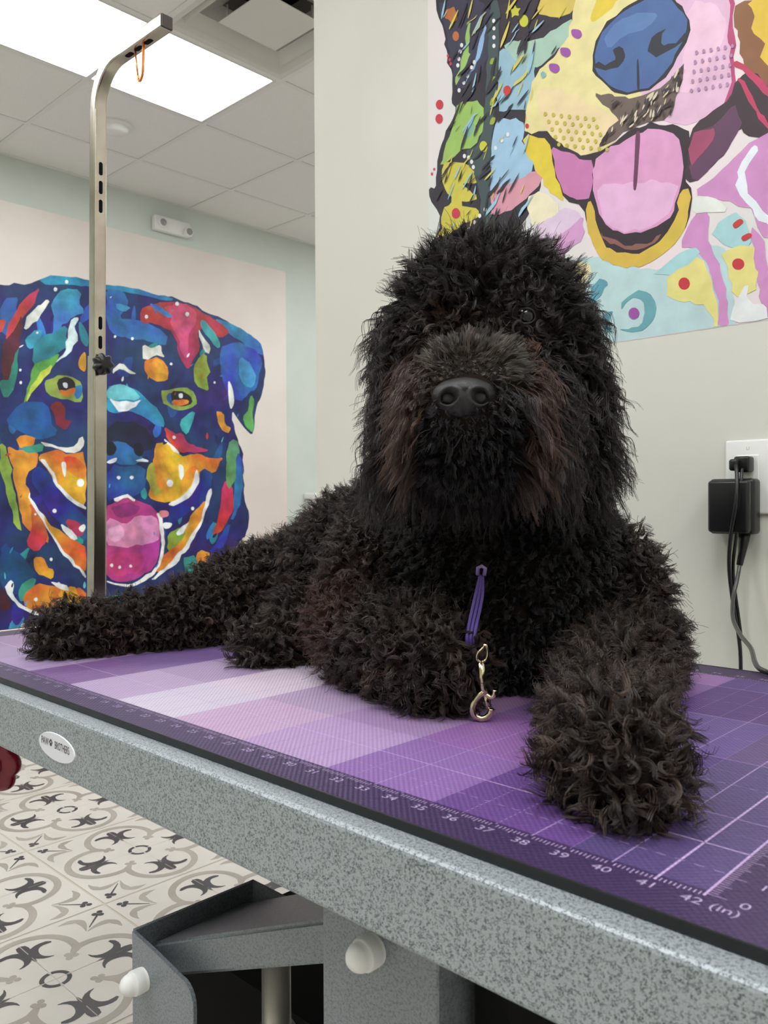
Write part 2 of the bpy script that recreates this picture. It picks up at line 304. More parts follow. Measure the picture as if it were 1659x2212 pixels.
('ebeff0',[108.7,38.6,108.6,38.4,108.4,38.2,108.1,38.3,108.0,38.5,108.1,38.8,108.4,38.9,108.6,38.8]),
('ebeff0',[66.4,6.0,66.3,5.6,65.9,5.5,65.6,5.6,65.4,6.0,65.6,6.3,65.9,6.5,66.3,6.3]),
('ebeff0',[102.0,6.2,101.8,5.8,101.5,5.7,101.1,5.8,101.0,6.2,101.1,6.5,101.5,6.7,101.8,6.5]),
('ebeff0',[96.0,12.5,95.7,11.8,95.0,11.5,94.3,11.8,94.0,12.5,94.3,13.1,95.0,13.4,95.7,13.2]),
('ebeff0',[72.9,12.3,72.6,11.6,72.0,11.3,71.3,11.6,71.1,12.3,71.3,12.9,72.0,13.2,72.6,13.0]),
('ebeff0',[79.8,-6.8,79.7,-7.2,79.4,-7.3,79.1,-7.1,78.9,-6.8,79.1,-6.5,79.4,-6.4,79.7,-6.5]),
('ebeff0',[81.8,-7.4,81.7,-7.7,81.4,-7.8,81.1,-7.7,81.0,-7.4,81.2,-7.1,81.4,-7.0,81.7,-7.1]),
('ebeff0',[84.7,-7.4,84.5,-7.6,84.2,-7.7,84.0,-7.6,83.8,-7.3,84.0,-7.0,84.2,-6.9,84.5,-7.1]),
('ebeff0',[65.4,-4.7,65.3,-5.0,65.0,-5.1,64.8,-4.9,64.7,-4.7,64.8,-4.4,65.0,-4.3,65.3,-4.4]),
('ebeff0',[67.1,-10.2,67.0,-10.5,66.7,-10.6,66.5,-10.5,66.4,-10.2,66.5,-9.9,66.7,-9.8,67.0,-10.0]),
('ebeff0',[61.9,5.3,61.8,5.1,61.7,5.0,61.5,5.1,61.4,5.3,61.5,5.5,61.7,5.5,61.9,5.5]),
('ebeff0',[62.0,-13.3,61.9,-13.6,61.6,-13.7,61.3,-13.5,61.1,-13.2,61.3,-12.9,61.6,-12.8,61.9,-12.9]),
('ebeff0',[96.8,23.9,96.6,23.5,96.3,23.4,95.9,23.5,95.8,23.8,95.9,24.2,96.3,24.3,96.6,24.2]),
('ebeff0',[62.7,44.8,62.7,44.6,62.5,44.5,62.3,44.5,62.2,44.7,62.3,44.9,62.5,45.0,62.7,45.0]),
]
NEAR_ART=[
('241f2a',[4.81,49.3,5.25,48.09,5.14,47.12,6.12,44.86,5.9,43.94,6.55,42.52,6.75,40.43,6.64,39.46,7.17,38.62,6.3,37.56,5.41,36.13,5.18,34.84,4.95,32.85,4.27,33.37,4.27,32.34,5.39,31.03,5.16,29.38,4.25,28.38,11.43,26.83,13.35,28.14,15.19,30.16,14.47,31.89,13.74,33.66,14.48,35.59,14.49,38.06,16.98,40.18,18.34,42.59,18.34,43.47]),
('bcd8da',[15.89,24.8,20.26,24.49,23.34,22.6,27.54,23.63,28.84,22.69,28.85,16.99,17.95,18.13,18.29,21.2]),
('34324a',[5.48,48.0,10.71,45.8,10.29,41.14,7.39,39.71,6.76,41.94,6.34,44.61,5.47,46.98]),
('9ac068',[7.72,41.92,8.37,44.97,8.68,44.69,8.25,42.88,8.67,42.39,7.61,41.3,7.18,40.28,6.97,41.02]),
('8fb5dc',[9.91,44.52,10.1,43.79,9.69,42.17,8.66,41.08,7.82,40.23,9.08,41.91,9.49,43.06]),
('9ac060',[7.18,39.28,9.88,38.37,9.87,36.43,8.84,35.28,7.37,35.22,5.52,34.4,5.86,36.0,6.95,37.69]),
('7db09c',[8.02,37.02,8.95,37.13,8.85,36.43,8.22,35.96,7.8,36.25]),
('cdc348',[5.63,34.71,7.37,34.55,10.06,32.97,9.24,32.05,7.36,32.89,9.65,30.97,7.14,31.27,9.84,29.78,7.77,29.45,5.37,28.64,5.61,30.98,6.92,31.66,5.62,33.01]),
('3c4f50',[10.41,45.92,11.4,45.51,11.19,40.81,10.67,36.18,10.36,33.05,10.65,29.74,10.04,27.78,8.6,28.26,9.64,29.99,9.24,32.54,7.8,35.09,9.46,35.26,9.87,37.08,10.19,41.18]),
('95bccc',[11.48,41.97,13.01,40.61,14.5,39.9,14.49,38.06,14.21,36.3,12.43,36.89,11.07,37.33,11.18,40.33]),
('a6c6b4',[11.49,42.45,14.5,41.13,16.64,41.51,17.67,41.69,17.32,40.34,15.22,39.33,14.49,39.13,12.64,40.44]),
('9fc4e0',[10.87,36.76,13.37,35.95,13.56,34.02,14.47,31.89,12.79,30.79,11.04,29.8,10.45,30.44,10.46,33.66,10.67,35.54]),
('d898a8',[10.45,31.4,12.41,31.52,14.47,31.89,15.19,30.93,13.35,29.7,10.65,29.26]),
('2f2430',[11.5,45.47,15.23,43.9,16.99,42.27,14.5,41.75,12.83,41.93,11.49,42.93]),
('d8c058',[15.23,44.51,18.51,43.11,17.67,41.99,16.29,42.1,14.51,43.28]),
('e8dc9c',[18.18,43.54,21.85,41.96,23.35,40.49,21.85,38.3,22.75,34.88,22.45,33.03,20.28,31.71,18.32,31.63,16.62,33.1,15.21,34.6,14.11,34.47,13.37,35.02,13.75,36.76,14.31,38.74,16.98,39.88,17.67,41.99]),
('ecd6a6',[14.49,37.75,16.97,36.89,19.64,34.51,21.54,33.32,19.96,31.81,18.15,31.83,16.62,33.4,15.21,34.9]),
('e2c43c',[19.98,42.48,21.85,41.68,20.29,40.91,19.16,40.65,19.0,41.15]),
('e2b8d4',[23.36,41.31,28.71,39.01,28.84,36.9,28.84,34.32,29.1,32.94,28.2,31.7,26.19,31.42,24.65,32.04,22.75,33.49,22.76,36.56]),
('eec4dc',[25.92,39.41,27.8,38.36,28.58,36.35,27.28,34.9,26.19,33.42,25.08,33.81,25.64,35.5]),
('b8487c',[28.58,39.06,28.84,38.18,28.78,36.92,28.97,35.56,28.84,33.93,29.16,32.92,28.46,31.74,26.87,31.34,28.46,32.26,28.71,33.59,28.46,35.76,28.52,37.54]),
('8a5a38',[28.84,38.18,31.31,37.15,31.31,31.92,30.1,32.59,29.35,34.39,28.97,36.2]),
('e0bc3e',[29.35,37.97,31.31,37.15,31.31,33.04,30.34,34.02,30.59,34.94,29.85,35.86,30.1,36.9]),
('3a2830',[29.1,33.46,29.85,33.57,31.31,31.42,31.31,28.92,30.1,29.42,28.84,30.45,28.07,28.61,26.19,27.67,25.64,28.23,26.06,31.33,28.59,32.22]),
('5f3a58',[26.19,30.75,27.8,31.04,28.84,32.0,29.35,30.8,28.59,29.24,26.74,27.79,26.05,28.11]),
('c03a60',[28.84,34.45,29.6,34.04,30.59,32.42,31.31,31.42,31.31,31.04,30.34,32.13,29.47,33.58,28.84,34.19]),
('c03a60',[28.97,33.63,29.6,32.77,30.22,31.28,31.31,29.17,31.31,28.8,30.1,30.94,29.35,32.6]),
('6b5a52',[19.15,35.84,20.6,35.2,22.45,34.29,24.51,34.55,25.64,35.5,25.64,34.69,25.36,33.71,24.8,32.27,22.75,32.51,21.22,32.28,19.63,31.9,20.28,32.86,21.22,33.42,20.28,34.59]),
('1c1a22',[19.16,38.17,19.49,39.65,20.61,40.5,22.31,40.79,23.79,40.71,25.08,40.03,26.06,38.28,25.92,37.0,25.22,35.79,24.22,34.79,23.05,34.5,21.23,34.92,19.96,36.14,19.29,37.11]),
('45659c',[19.32,38.11,19.65,39.51,20.77,40.29,22.31,40.58,23.79,40.58,24.94,39.95,25.85,38.37,25.78,37.19,25.08,35.97,24.08,34.97,22.98,34.67,21.31,35.1,20.13,36.23,19.48,37.11]),
('587cb0',[19.97,39.31,21.08,40.02,22.76,39.9,24.08,39.36,23.35,38.69,21.54,38.84,20.29,38.47]),
('20222c',[20.61,38.49,21.46,38.17,21.73,37.5,21.39,36.92,20.29,36.96,19.24,37.49,19.4,37.79,20.37,37.29,20.92,37.52]),
('20222c',[23.94,38.18,24.59,38.13,24.08,37.78,24.08,37.24,24.94,36.97,25.85,37.43,25.78,36.92,24.8,36.62,23.64,36.64,23.28,37.34,23.5,37.94]),
('20222c',[22.46,36.95,22.61,36.89,22.69,34.77,22.48,34.84]),
('2a1a24',[15.21,34.6,16.62,33.1,18.32,31.63,20.28,31.71,22.75,32.65,26.06,31.33,26.05,29.99,25.78,28.05,26.19,27.27,26.05,25.29,24.79,23.95,23.04,23.21,21.21,23.29,19.62,24.63,18.81,26.57,18.48,28.12,16.95,28.95,15.91,31.19,15.74,32.45,13.74,33.03,13.37,34.7]),
('e0c83a',[13.46,34.67,15.2,33.99,15.91,33.01,15.91,31.8,16.61,29.79,16.95,28.87,15.55,30.07,14.47,31.89,13.74,33.19]),
('c87ab0',[15.91,33.16,16.96,32.4,18.48,31.43,19.14,31.17,19.14,28.69,18.31,28.6,16.95,29.25,16.43,30.44,16.09,31.75]),
('dd9cc8',[19.23,31.15,20.28,31.57,21.99,31.9,23.64,32.09,25.36,31.01,25.64,29.31,25.5,27.45,24.93,25.97,23.63,25.38,21.99,25.55,20.27,26.16,19.55,27.71,19.14,29.56]),
('e6b4da',[19.47,29.33,21.84,28.98,25.36,28.03,24.93,26.24,23.49,25.55,21.99,25.69,20.35,26.35,19.71,27.81]),
('6a3454',[22.37,32.21,22.75,32.09,22.6,30.18,22.45,28.26,22.17,28.33,22.3,30.27]),
('d8b848',[18.64,28.37,19.14,28.54,19.46,26.71,19.94,25.29,21.21,24.3,23.04,24.05,24.5,24.7,25.22,25.9,25.5,27.45,26.05,27.44,25.91,25.19,24.79,23.82,23.04,23.07,21.21,23.29,19.62,24.48,18.8,26.27]),
('8a5a50',[19.79,26.19,21.21,25.01,22.74,24.53,24.22,25.04,24.07,24.66,22.74,24.25,21.06,24.76,19.95,25.72]),
('a04468',[26.06,30.79,27.54,30.86,27.8,30.25,26.74,29.26,26.05,28.78]),
('cf8fc4',[26.19,26.87,28.07,28.09,30.1,29.29,31.31,29.67,31.32,22.8,30.35,23.65,29.98,25.0,28.84,25.8,28.07,26.26]),
('e4ecf2',[30.1,29.04,30.35,28.84,29.6,27.66,29.6,26.38,30.35,25.17,31.32,23.93,31.32,23.3,30.1,24.72,28.97,26.54,29.1,28.05]),
('e4e8e0',[26.26,26.85,28.07,26.26,28.59,25.35,27.8,25.41,26.19,25.93]),
('cf8fc4',[26.19,25.8,27.54,25.47,27.14,24.24,27.94,22.23,28.46,20.17,28.59,18.06,27.94,18.16,27.8,20.28,27.27,22.36,26.19,23.65,25.36,23.83]),
('a8d4d8',[27.54,24.81,28.84,25.28,29.6,24.33,29.98,22.96,28.59,23.01,27.54,24.02]),
('e6dc88',[28.07,22.99,30.1,23.07,30.35,21.62,29.98,19.9,28.84,20.1,28.46,21.73]),
('cf8fc4',[29.73,24.43,30.59,23.34,30.84,21.64,31.2,18.18,30.72,18.26,30.35,19.84,30.1,22.17]),
('e6dc88',[24.5,21.82,25.07,22.67,26.74,23.14,27.54,21.25,27.8,19.23,27.94,18.16,27.01,19.89,24.64,20.7]),
('a8d4d8',[23.63,22.54,24.79,23.13,26.33,23.62,26.74,23.14,25.07,22.12,23.78,22.3]),
('eadfb0',[16.24,24.58,18.3,24.46,19.13,23.85,18.63,22.77,18.13,21.53,17.28,23.62]),
('9cc8d0',[16.07,24.46,17.28,24.22,18.13,22.86,18.29,21.2,16.93,22.18]),
('d49ccc',[15.9,27.24,18.31,27.86,18.64,26.01,16.94,25.19,16.24,25.03]),
('dfc8e0',[14.09,27.5,16.6,28.73,18.48,27.68,17.29,26.92,15.89,26.17,14.46,26.49]),
('efe6c4',[13.73,30.08,15.19,30.16,16.78,28.54,15.19,27.71,14.09,27.81]),
('5f9cb0',[18.63,21.15,18.96,22.12,19.62,22.88,20.18,22.77,20.26,22.32,19.61,21.71,18.88,20.96]),
('5f9cb0',[19.85,20.07,20.1,20.47,20.81,20.57,20.42,19.98,20.49,19.25,20.81,19.09,20.25,19.14,19.9,19.55]),
('68a8b0',[21.2,20.29,21.52,21.24,22.44,21.62,23.34,21.34,23.81,20.43,23.7,19.47,23.04,18.88,21.98,18.82,21.05,19.24,21.98,19.03,22.74,19.34,23.04,20.0,22.89,20.86,22.28,21.25,21.67,20.93]),
('e8ecec',[28.84,19.71,29.61,20.87,29.73,19.56,30.72,19.27,30.78,18.25,28.59,18.45]),
('b86a38',[7.32,46.06,7.19,45.74,6.87,45.64,6.47,45.8,6.14,46.16,6.02,46.59,6.15,46.91,6.48,47.01,6.88,46.84,7.2,46.48]),
('b86a38',[7.48,44.3,7.41,44.09,7.24,44.01,7.03,44.1,6.86,44.31,6.79,44.57,6.86,44.78,7.03,44.86,7.25,44.77,7.41,44.56]),
('c8323c',[12.44,38.3,12.36,38.09,12.17,38.0,11.93,38.09,11.74,38.3,11.67,38.57,11.74,38.79,11.94,38.87,12.17,38.79,12.36,38.57]),
('c8323c',[5.83,39.48,5.75,39.27,5.55,39.19,5.31,39.27,5.11,39.48,5.03,39.75,5.11,39.96,5.31,40.04,5.56,39.96,5.76,39.75]),
('c8323c',[5.78,38.36,5.7,38.15,5.5,38.07,5.26,38.14,5.06,38.36,4.98,38.62,5.06,38.84,5.26,38.92,5.51,38.84,5.71,38.63]),
('c8323c',[7.5,30.38,7.41,30.14,7.2,30.04,6.93,30.1,6.72,30.31,6.64,30.59,6.72,30.83,6.94,30.93,7.2,30.87,7.42,30.65]),
('c8323c',[29.48,21.94,29.41,21.75,29.22,21.65,28.98,21.7,28.79,21.87,28.72,22.1,28.79,22.3,28.98,22.39,29.22,22.34,29.41,22.17]),
('c8323c',[26.09,21.39,26.02,21.16,25.82,21.05,25.58,21.1,25.39,21.28,25.31,21.53,25.39,21.76,25.58,21.87,25.83,21.82,26.02,21.64]),
('c8323c',[13.97,35.2,13.94,35.1,13.85,35.06,13.75,35.09,13.67,35.19,13.63,35.31,13.67,35.41,13.75,35.45,13.85,35.42,13.94,35.32]),
('c8323c',[6.46,43.14,6.44,43.06,6.37,43.03,6.29,43.06,6.23,43.14,6.2,43.23,6.23,43.31,6.29,43.34,6.37,43.31,6.44,43.23]),
('c8323c',[6.63,42.77,6.61,42.69,6.54,42.66,6.46,42.69,6.4,42.77,6.37,42.87,6.4,42.95,6.46,42.98,6.54,42.95,6.61,42.87]),
('c8323c',[6.74,42.4,6.71,42.32,6.65,42.29,6.57,42.32,6.5,42.39,6.48,42.49,6.51,42.57,6.57,42.6,6.65,42.57,6.72,42.49]),
('c8323c',[4.96,34.56,4.94,34.5,4.88,34.47,4.81,34.49,4.75,34.55,4.73,34.62,4.76,34.69,4.81,34.71,4.88,34.7,4.94,34.64]),
('c8323c',[4.71,34.25,4.69,34.18,4.63,34.14,4.56,34.16,4.5,34.23,4.48,34.31,4.51,34.39,4.56,34.42,4.63,34.4,4.69,34.34]),
('c8c83a',[13.96,42.89,13.88,42.65,13.67,42.56,13.42,42.66,13.21,42.91,13.14,43.22,13.22,43.46,13.42,43.55,13.68,43.44,13.88,43.19]),
('c8c83a',[10.23,34.81,10.15,34.58,9.95,34.48,9.7,34.56,9.5,34.78,9.42,35.06,9.5,35.29,9.7,35.39,9.95,35.31,10.15,35.09]),
('c8c83a',[12.27,44.51,12.61,44.29,12.8,44.57,12.91,44.22,13.33,44.08,13.03,43.92,13.21,43.5,12.76,43.81,12.46,43.68,12.5,44.04]),
('e6e6e6',[10.98,44.09,10.94,43.98,10.82,43.97,10.71,44.07,10.67,44.21,10.71,44.32,10.82,44.32,10.94,44.23]),
('e6e6e6',[11.0,43.52,10.95,43.41,10.84,43.41,10.73,43.5,10.68,43.64,10.73,43.75,10.84,43.76,10.95,43.66]),
('e6e6e6',[11.0,42.83,10.95,42.73,10.84,42.72,10.73,42.81,10.68,42.96,10.73,43.06,10.84,43.07,10.95,42.97]),
('e6e6e6',[10.99,42.19,10.95,42.09,10.84,42.08,10.72,42.17,10.68,42.31,10.73,42.42,10.84,42.43,10.95,42.34]),
('e6e6e6',[8.13,34.7,8.08,34.58,7.96,34.56,7.84,34.65,7.79,34.79,7.84,34.91,7.96,34.93,8.08,34.84]),
('e6e6e6',[8.55,34.46,8.5,34.35,8.38,34.33,8.26,34.41,8.21,34.56,8.26,34.67,8.38,34.69,8.5,34.6]),
('e6e6e6',[8.84,34.05,8.79,33.93,8.67,33.91,8.55,34.0,8.51,34.14,8.56,34.26,8.67,34.28,8.79,34.19]),
('e6e6e6',[9.0,33.59,8.95,33.48,8.84,33.46,8.72,33.54,8.67,33.68,8.72,33.8,8.84,33.82,8.95,33.73]),
('e6e6e6',[10.13,30.03,10.08,29.92,9.97,29.89,9.85,29.97,9.8,30.11,9.85,30.23,9.97,30.25,10.08,30.17]),
('e6e6e6',[9.6,29.67,9.55,29.56,9.44,29.53,9.32,29.61,9.27,29.75,9.32,29.87,9.44,29.89,9.55,29.81]),
('e6e6e6',[9.09,29.3,9.04,29.19,8.92,29.16,8.8,29.24,8.75,29.38,8.8,29.5,8.92,29.52,9.04,29.44]),
('e6e6e6',[8.57,28.9,8.52,28.78,8.4,28.76,8.28,28.84,8.23,28.98,8.28,29.09,8.4,29.12,8.52,29.04]),
('e6e6e6',[7.9,43.43,7.85,43.32,7.73,43.31,7.61,43.41,7.56,43.56,7.61,43.67,7.73,43.67,7.85,43.57]),
('e6e6e6',[7.75,42.99,7.7,42.88,7.58,42.87,7.46,42.97,7.41,43.11,7.46,43.22,7.58,43.23,7.7,43.13]),
('e6e6e6',[7.62,42.46,7.57,42.34,7.45,42.34,7.33,42.43,7.28,42.58,7.33,42.69,7.45,42.7,7.57,42.6]),
('e6e6e6',[7.51,42.0,7.46,41.89,7.34,41.88,7.22,41.97,7.17,42.12,7.22,42.23,7.34,42.24,7.46,42.14]),
('e6e6e6',[9.12,41.65,9.07,41.54,8.95,41.53,8.84,41.63,8.79,41.77,8.84,41.88,8.96,41.89,9.07,41.8]),
('e6e6e6',[8.87,41.34,8.82,41.23,8.7,41.22,8.59,41.31,8.54,41.46,8.59,41.57,8.71,41.58,8.82,41.48]),
('e6e6e6',[8.47,40.82,8.42,40.71,8.31,40.7,8.19,40.8,8.14,40.94,8.19,41.05,8.31,41.06,8.43,40.97]),
('e6e6e6',[8.09,40.43,8.05,40.32,7.93,40.31,7.81,40.4,7.76,40.55,7.81,40.66,7.93,40.67,8.05,40.57]),
('e6e6e6',[7.63,40.0,7.58,39.88,7.46,39.87,7.34,39.97,7.29,40.11,7.34,40.22,7.46,40.24,7.58,40.14]),
('e6e6e6',[12.25,35.11,12.21,35.0,12.1,34.98,11.99,35.07,11.94,35.21,11.99,35.32,12.1,35.33,12.21,35.25]),
('e6e6e6',[11.71,34.82,11.66,34.71,11.55,34.69,11.44,34.77,11.4,34.91,11.44,35.02,11.56,35.04,11.67,34.95]),
('e6e6e6',[11.12,34.44,11.08,34.32,10.96,34.31,10.85,34.39,10.81,34.53,10.85,34.64,10.96,34.66,11.08,34.57]),
('9aa83c',[10.59,41.43,11.05,41.26,10.85,40.85,10.39,41.02]),
('9aa83c',[10.59,40.03,11.04,39.87,10.84,39.33,10.39,39.49]),
('9aa83c',[10.58,38.43,11.04,38.27,10.84,37.73,10.38,37.88]),
('9aa83c',[10.58,36.93,11.03,36.79,10.83,36.29,10.37,36.43]),
('9c4fa4',[17.5,40.9,18.25,40.55,18.42,40.09,18.09,39.93,17.58,40.35]),
('9c4fa4',[16.6,39.95,17.37,39.61,17.54,39.14,17.2,38.97,16.68,39.39]),
('9c4fa4',[15.67,39.16,16.46,38.83,16.63,38.36,16.28,38.18,15.75,38.6]),
('9c4fa4',[22.65,20.06,22.57,19.84,22.37,19.73,22.13,19.76,21.93,19.94,21.86,20.19,21.93,20.41,22.13,20.52,22.38,20.48,22.57,20.3]),
('c8323c',[28.72,24.54,29.23,24.8,29.48,24.49,28.91,24.17]),
('c8323c',[29.23,23.64,29.79,23.8,29.98,23.54,29.42,23.28]),
('7fb8b0',[14.95,38.66,15.22,38.79,15.54,38.37,15.18,38.2]),
('c0b83a',[15.55,35.56,15.47,35.44,15.31,35.49,15.23,35.66,15.31,35.78,15.47,35.73]),
('c0b83a',[15.83,34.92,15.75,34.8,15.59,34.85,15.51,35.02,15.59,35.14,15.75,35.09]),
('c0b83a',[16.11,34.28,16.03,34.16,15.87,34.21,15.79,34.38,15.87,34.5,16.03,34.45]),
('c0b83a',[16.39,33.65,16.31,33.53,16.15,33.58,16.07,33.75,16.15,33.87,16.31,33.82]),
('c0b83a',[16.67,33.03,16.59,32.91,16.43,32.95,16.35,33.12,16.43,33.24,16.59,33.19]),
('c0b83a',[16.22,35.28,16.14,35.16,15.98,35.21,15.9,35.38,15.98,35.5,16.14,35.45]),
('c0b83a',[16.5,34.64,16.42,34.53,16.26,34.58,16.18,34.74,16.26,34.86,16.42,34.81]),
('c0b83a',[16.77,34.01,16.7,33.9,16.54,33.94,16.46,34.11,16.54,34.23,16.7,34.18]),
('c0b83a',[17.05,33.39,16.97,33.27,16.82,33.32,16.74,33.49,16.82,33.6,16.97,33.56]),
('c0b83a',[17.32,32.77,17.25,32.65,17.09,32.7,17.01,32.86,17.09,32.98,17.25,32.93]),
('c0b83a',[16.88,35.0,16.8,34.88,16.65,34.93,16.57,35.1,16.65,35.22,16.8,35.17]),
('c0b83a',[17.15,34.37,17.08,34.26,16.92,34.31,16.84,34.47,16.92,34.59,17.08,34.54]),
('c0b83a',[17.43,33.75,17.35,33.63,17.2,33.68,17.12,33.85,17.2,33.97,17.35,33.92]),
('c0b83a',[17.7,33.13,17.62,33.01,17.47,33.06,17.39,33.23,17.47,33.34,17.62,33.3]),
('c0b83a',[17.97,32.52,17.89,32.4,17.74,32.44,17.66,32.61,17.74,32.73,17.89,32.68]),
('c0b83a',[17.53,34.73,17.46,34.61,17.3,34.66,17.22,34.83,17.3,34.95,17.46,34.9]),
('c0b83a',[17.8,34.11,17.73,33.99,17.57,34.04,17.5,34.21,17.57,34.32,17.73,34.27]),
('c0b83a',[18.07,33.49,17.99,33.37,17.84,33.42,17.77,33.59,17.84,33.7,18.0,33.66]),
('c0b83a',[18.34,32.88,18.26,32.76,18.11,32.81,18.04,32.97,18.11,33.09,18.26,33.04]),
('c0b83a',[18.6,32.27,18.53,32.15,18.38,32.19,18.3,32.36,18.38,32.47,18.53,32.43]),
('c0b83a',[18.17,34.46,18.1,34.35,17.95,34.4,17.87,34.56,17.95,34.68,18.1,34.63]),
('c0b83a',[18.44,33.85,18.36,33.73,18.21,33.78,18.14,33.94,18.21,34.06,18.36,34.01]),
('c0b83a',[18.7,33.24,18.63,33.12,18.48,33.17,18.4,33.33,18.48,33.45,18.63,33.4]),
('c0b83a',[18.97,32.63,18.89,32.51,18.74,32.56,18.67,32.72,18.74,32.83,18.89,32.79]),
('c0b83a',[19.23,32.02,19.15,31.91,19.01,31.95,18.93,32.11,19.01,32.23,19.15,32.18]),
('c0b83a',[18.8,34.2,18.73,34.09,18.58,34.13,18.51,34.3,18.58,34.41,18.73,34.37]),
('c0b83a',[19.07,33.59,18.99,33.48,18.84,33.52,18.77,33.68,18.85,33.8,18.99,33.75]),
('c0b83a',[19.33,32.98,19.25,32.87,19.11,32.91,19.03,33.08,19.11,33.19,19.25,33.15]),
('c0b83a',[19.59,32.38,19.51,32.26,19.37,32.31,19.29,32.47,19.37,32.59,19.51,32.54]),
('c0b83a',[19.84,31.78,19.77,31.66,19.63,31.71,19.55,31.87,19.63,31.98,19.77,31.94]),
('c0b83a',[19.43,33.94,19.35,33.83,19.21,33.87,19.13,34.04,19.21,34.15,19.35,34.11]),
('c0b83a',[19.69,33.34,19.61,33.22,19.47,33.27,19.39,33.43,19.47,33.55,19.61,33.5]),
('c0b83a',[19.94,32.74,19.87,32.62,19.72,32.66,19.65,32.83,19.73,32.94,19.87,32.9]),
('c0b83a',[20.2,32.14,20.13,32.02,19.98,32.07,19.91,32.22,19.98,32.34,20.13,32.3]),
('c0b83a',[20.45,31.54,20.38,31.43,20.24,31.47,20.16,31.63,20.24,31.74,20.38,31.7]),
('b088b0',[26.3,33.52,26.25,33.41,26.14,33.45,26.08,33.6,26.14,33.7,26.25,33.67]),
('b088b0',[26.39,34.09,26.33,33.98,26.22,34.02,26.17,34.17,26.22,34.28,26.33,34.24]),
('b088b0',[26.47,34.66,26.41,34.55,26.3,34.59,26.25,34.74,26.3,34.85,26.41,34.81]),
('b088b0',[26.55,35.23,26.49,35.12,26.39,35.16,26.33,35.31,26.39,35.42,26.49,35.38]),
('b088b0',[26.63,35.8,26.58,35.69,26.47,35.73,26.41,35.88,26.47,35.98,26.58,35.94]),
('b088b0',[26.77,33.44,26.71,33.33,26.6,33.37,26.55,33.52,26.6,33.62,26.71,33.59]),
('b088b0',[26.85,34.01,26.79,33.9,26.68,33.94,26.63,34.08,26.68,34.19,26.79,34.15]),
('b088b0',[26.93,34.57,26.87,34.47,26.77,34.51,26.71,34.65,26.77,34.76,26.87,34.72]),
('b088b0',[27.01,35.14,26.95,35.03,26.85,35.07,26.79,35.22,26.85,35.33,26.95,35.29]),
('b088b0',[27.09,35.7,27.04,35.6,26.93,35.64,26.87,35.78,26.93,35.89,27.04,35.85]),
('b088b0',[27.22,33.36,27.17,33.25,27.06,33.29,27.01,33.44,27.06,33.54,27.17,33.51]),
('b088b0',[27.3,33.93,27.25,33.82,27.14,33.86,27.09,34.0,27.14,34.11,27.25,34.07]),
('b088b0',[27.38,34.49,27.33,34.38,27.22,34.42,27.17,34.57,27.22,34.67,27.33,34.63]),
('b088b0',[27.46,35.05,27.41,34.95,27.3,34.98,27.25,35.13,27.3,35.23,27.41,35.2]),
('b088b0',[27.54,35.61,27.49,35.51,27.38,35.55,27.33,35.69,27.38,35.8,27.49,35.76]),
('b088b0',[27.67,33.28,27.62,33.18,27.51,33.21,27.46,33.36,27.51,33.46,27.62,33.43]),
('b088b0',[27.75,33.84,27.7,33.74,27.59,33.78,27.54,33.92,27.59,34.03,27.7,33.99]),
('b088b0',[27.83,34.4,27.78,34.3,27.67,34.34,27.62,34.48,27.67,34.59,27.78,34.55]),
('b088b0',[27.91,34.96,27.86,34.86,27.75,34.9,27.7,35.04,27.75,35.15,27.86,35.11]),
('b088b0',[27.99,35.52,27.94,35.42,27.83,35.46,27.78,35.6,27.83,35.7,27.94,35.66]),
('b088b0',[28.12,33.21,28.07,33.1,27.96,33.14,27.91,33.28,27.96,33.39,28.07,33.35]),
('b088b0',[28.2,33.76,28.14,33.66,28.04,33.7,27.99,33.84,28.04,33.94,28.14,33.91]),
('b088b0',[28.27,34.32,28.22,34.22,28.12,34.25,28.07,34.4,28.12,34.5,28.22,34.46]),
('b088b0',[28.35,34.88,28.3,34.77,28.2,34.81,28.14,34.95,28.2,35.06,28.3,35.02]),
('b088b0',[28.43,35.43,28.38,35.33,28.27,35.37,28.22,35.51,28.27,35.61,28.38,35.57]),
('b088b0',[28.56,33.13,28.51,33.03,28.4,33.06,28.35,33.2,28.4,33.31,28.51,33.27]),
('b088b0',[28.64,33.68,28.58,33.58,28.48,33.62,28.43,33.76,28.48,33.86,28.58,33.83]),
('b088b0',[28.71,34.24,28.66,34.13,28.56,34.17,28.51,34.31,28.56,34.42,28.66,34.38]),
('b088b0',[28.79,34.79,28.74,34.69,28.64,34.72,28.58,34.87,28.64,34.97,28.74,34.93]),
('b088b0',[28.87,35.34,28.82,35.24,28.71,35.28,28.66,35.42,28.71,35.52,28.82,35.48]),
]# ------------------------------------------------------------ room shell
FL = -TABLE_H; CE = 81.33
XF, XR, YN, YB, YW = -130.6, 112., -112., 190., 36.
def wbox(name, x0, x1, y0, y1, z0, z1, m):
    bm = nb(); box(bm, x0, x1, y0, y1, z0 + TABLE_H, z1 + TABLE_H); return struct(name, bm, m)
wbox('wall_left', XF - 4, XF, YN, YB, FL, CE, m_wall_far)
wbox('wall_back', -9.78, XR, YW, YW + 5, FL, CE, m_wall)
wbox('wall_right', XR, XR + 4, YN, YW, FL, CE, m_wall)
wbox('wall_front', XF, XR, YN - 4, YN, FL, CE, m_wall)
wbox('wall_alcove_back', XF, 40, YB, YB + 4, FL, CE, m_wall)
wbox('wall_alcove_right', 40, 44, YW + 5, YB, FL, CE, m_wall)
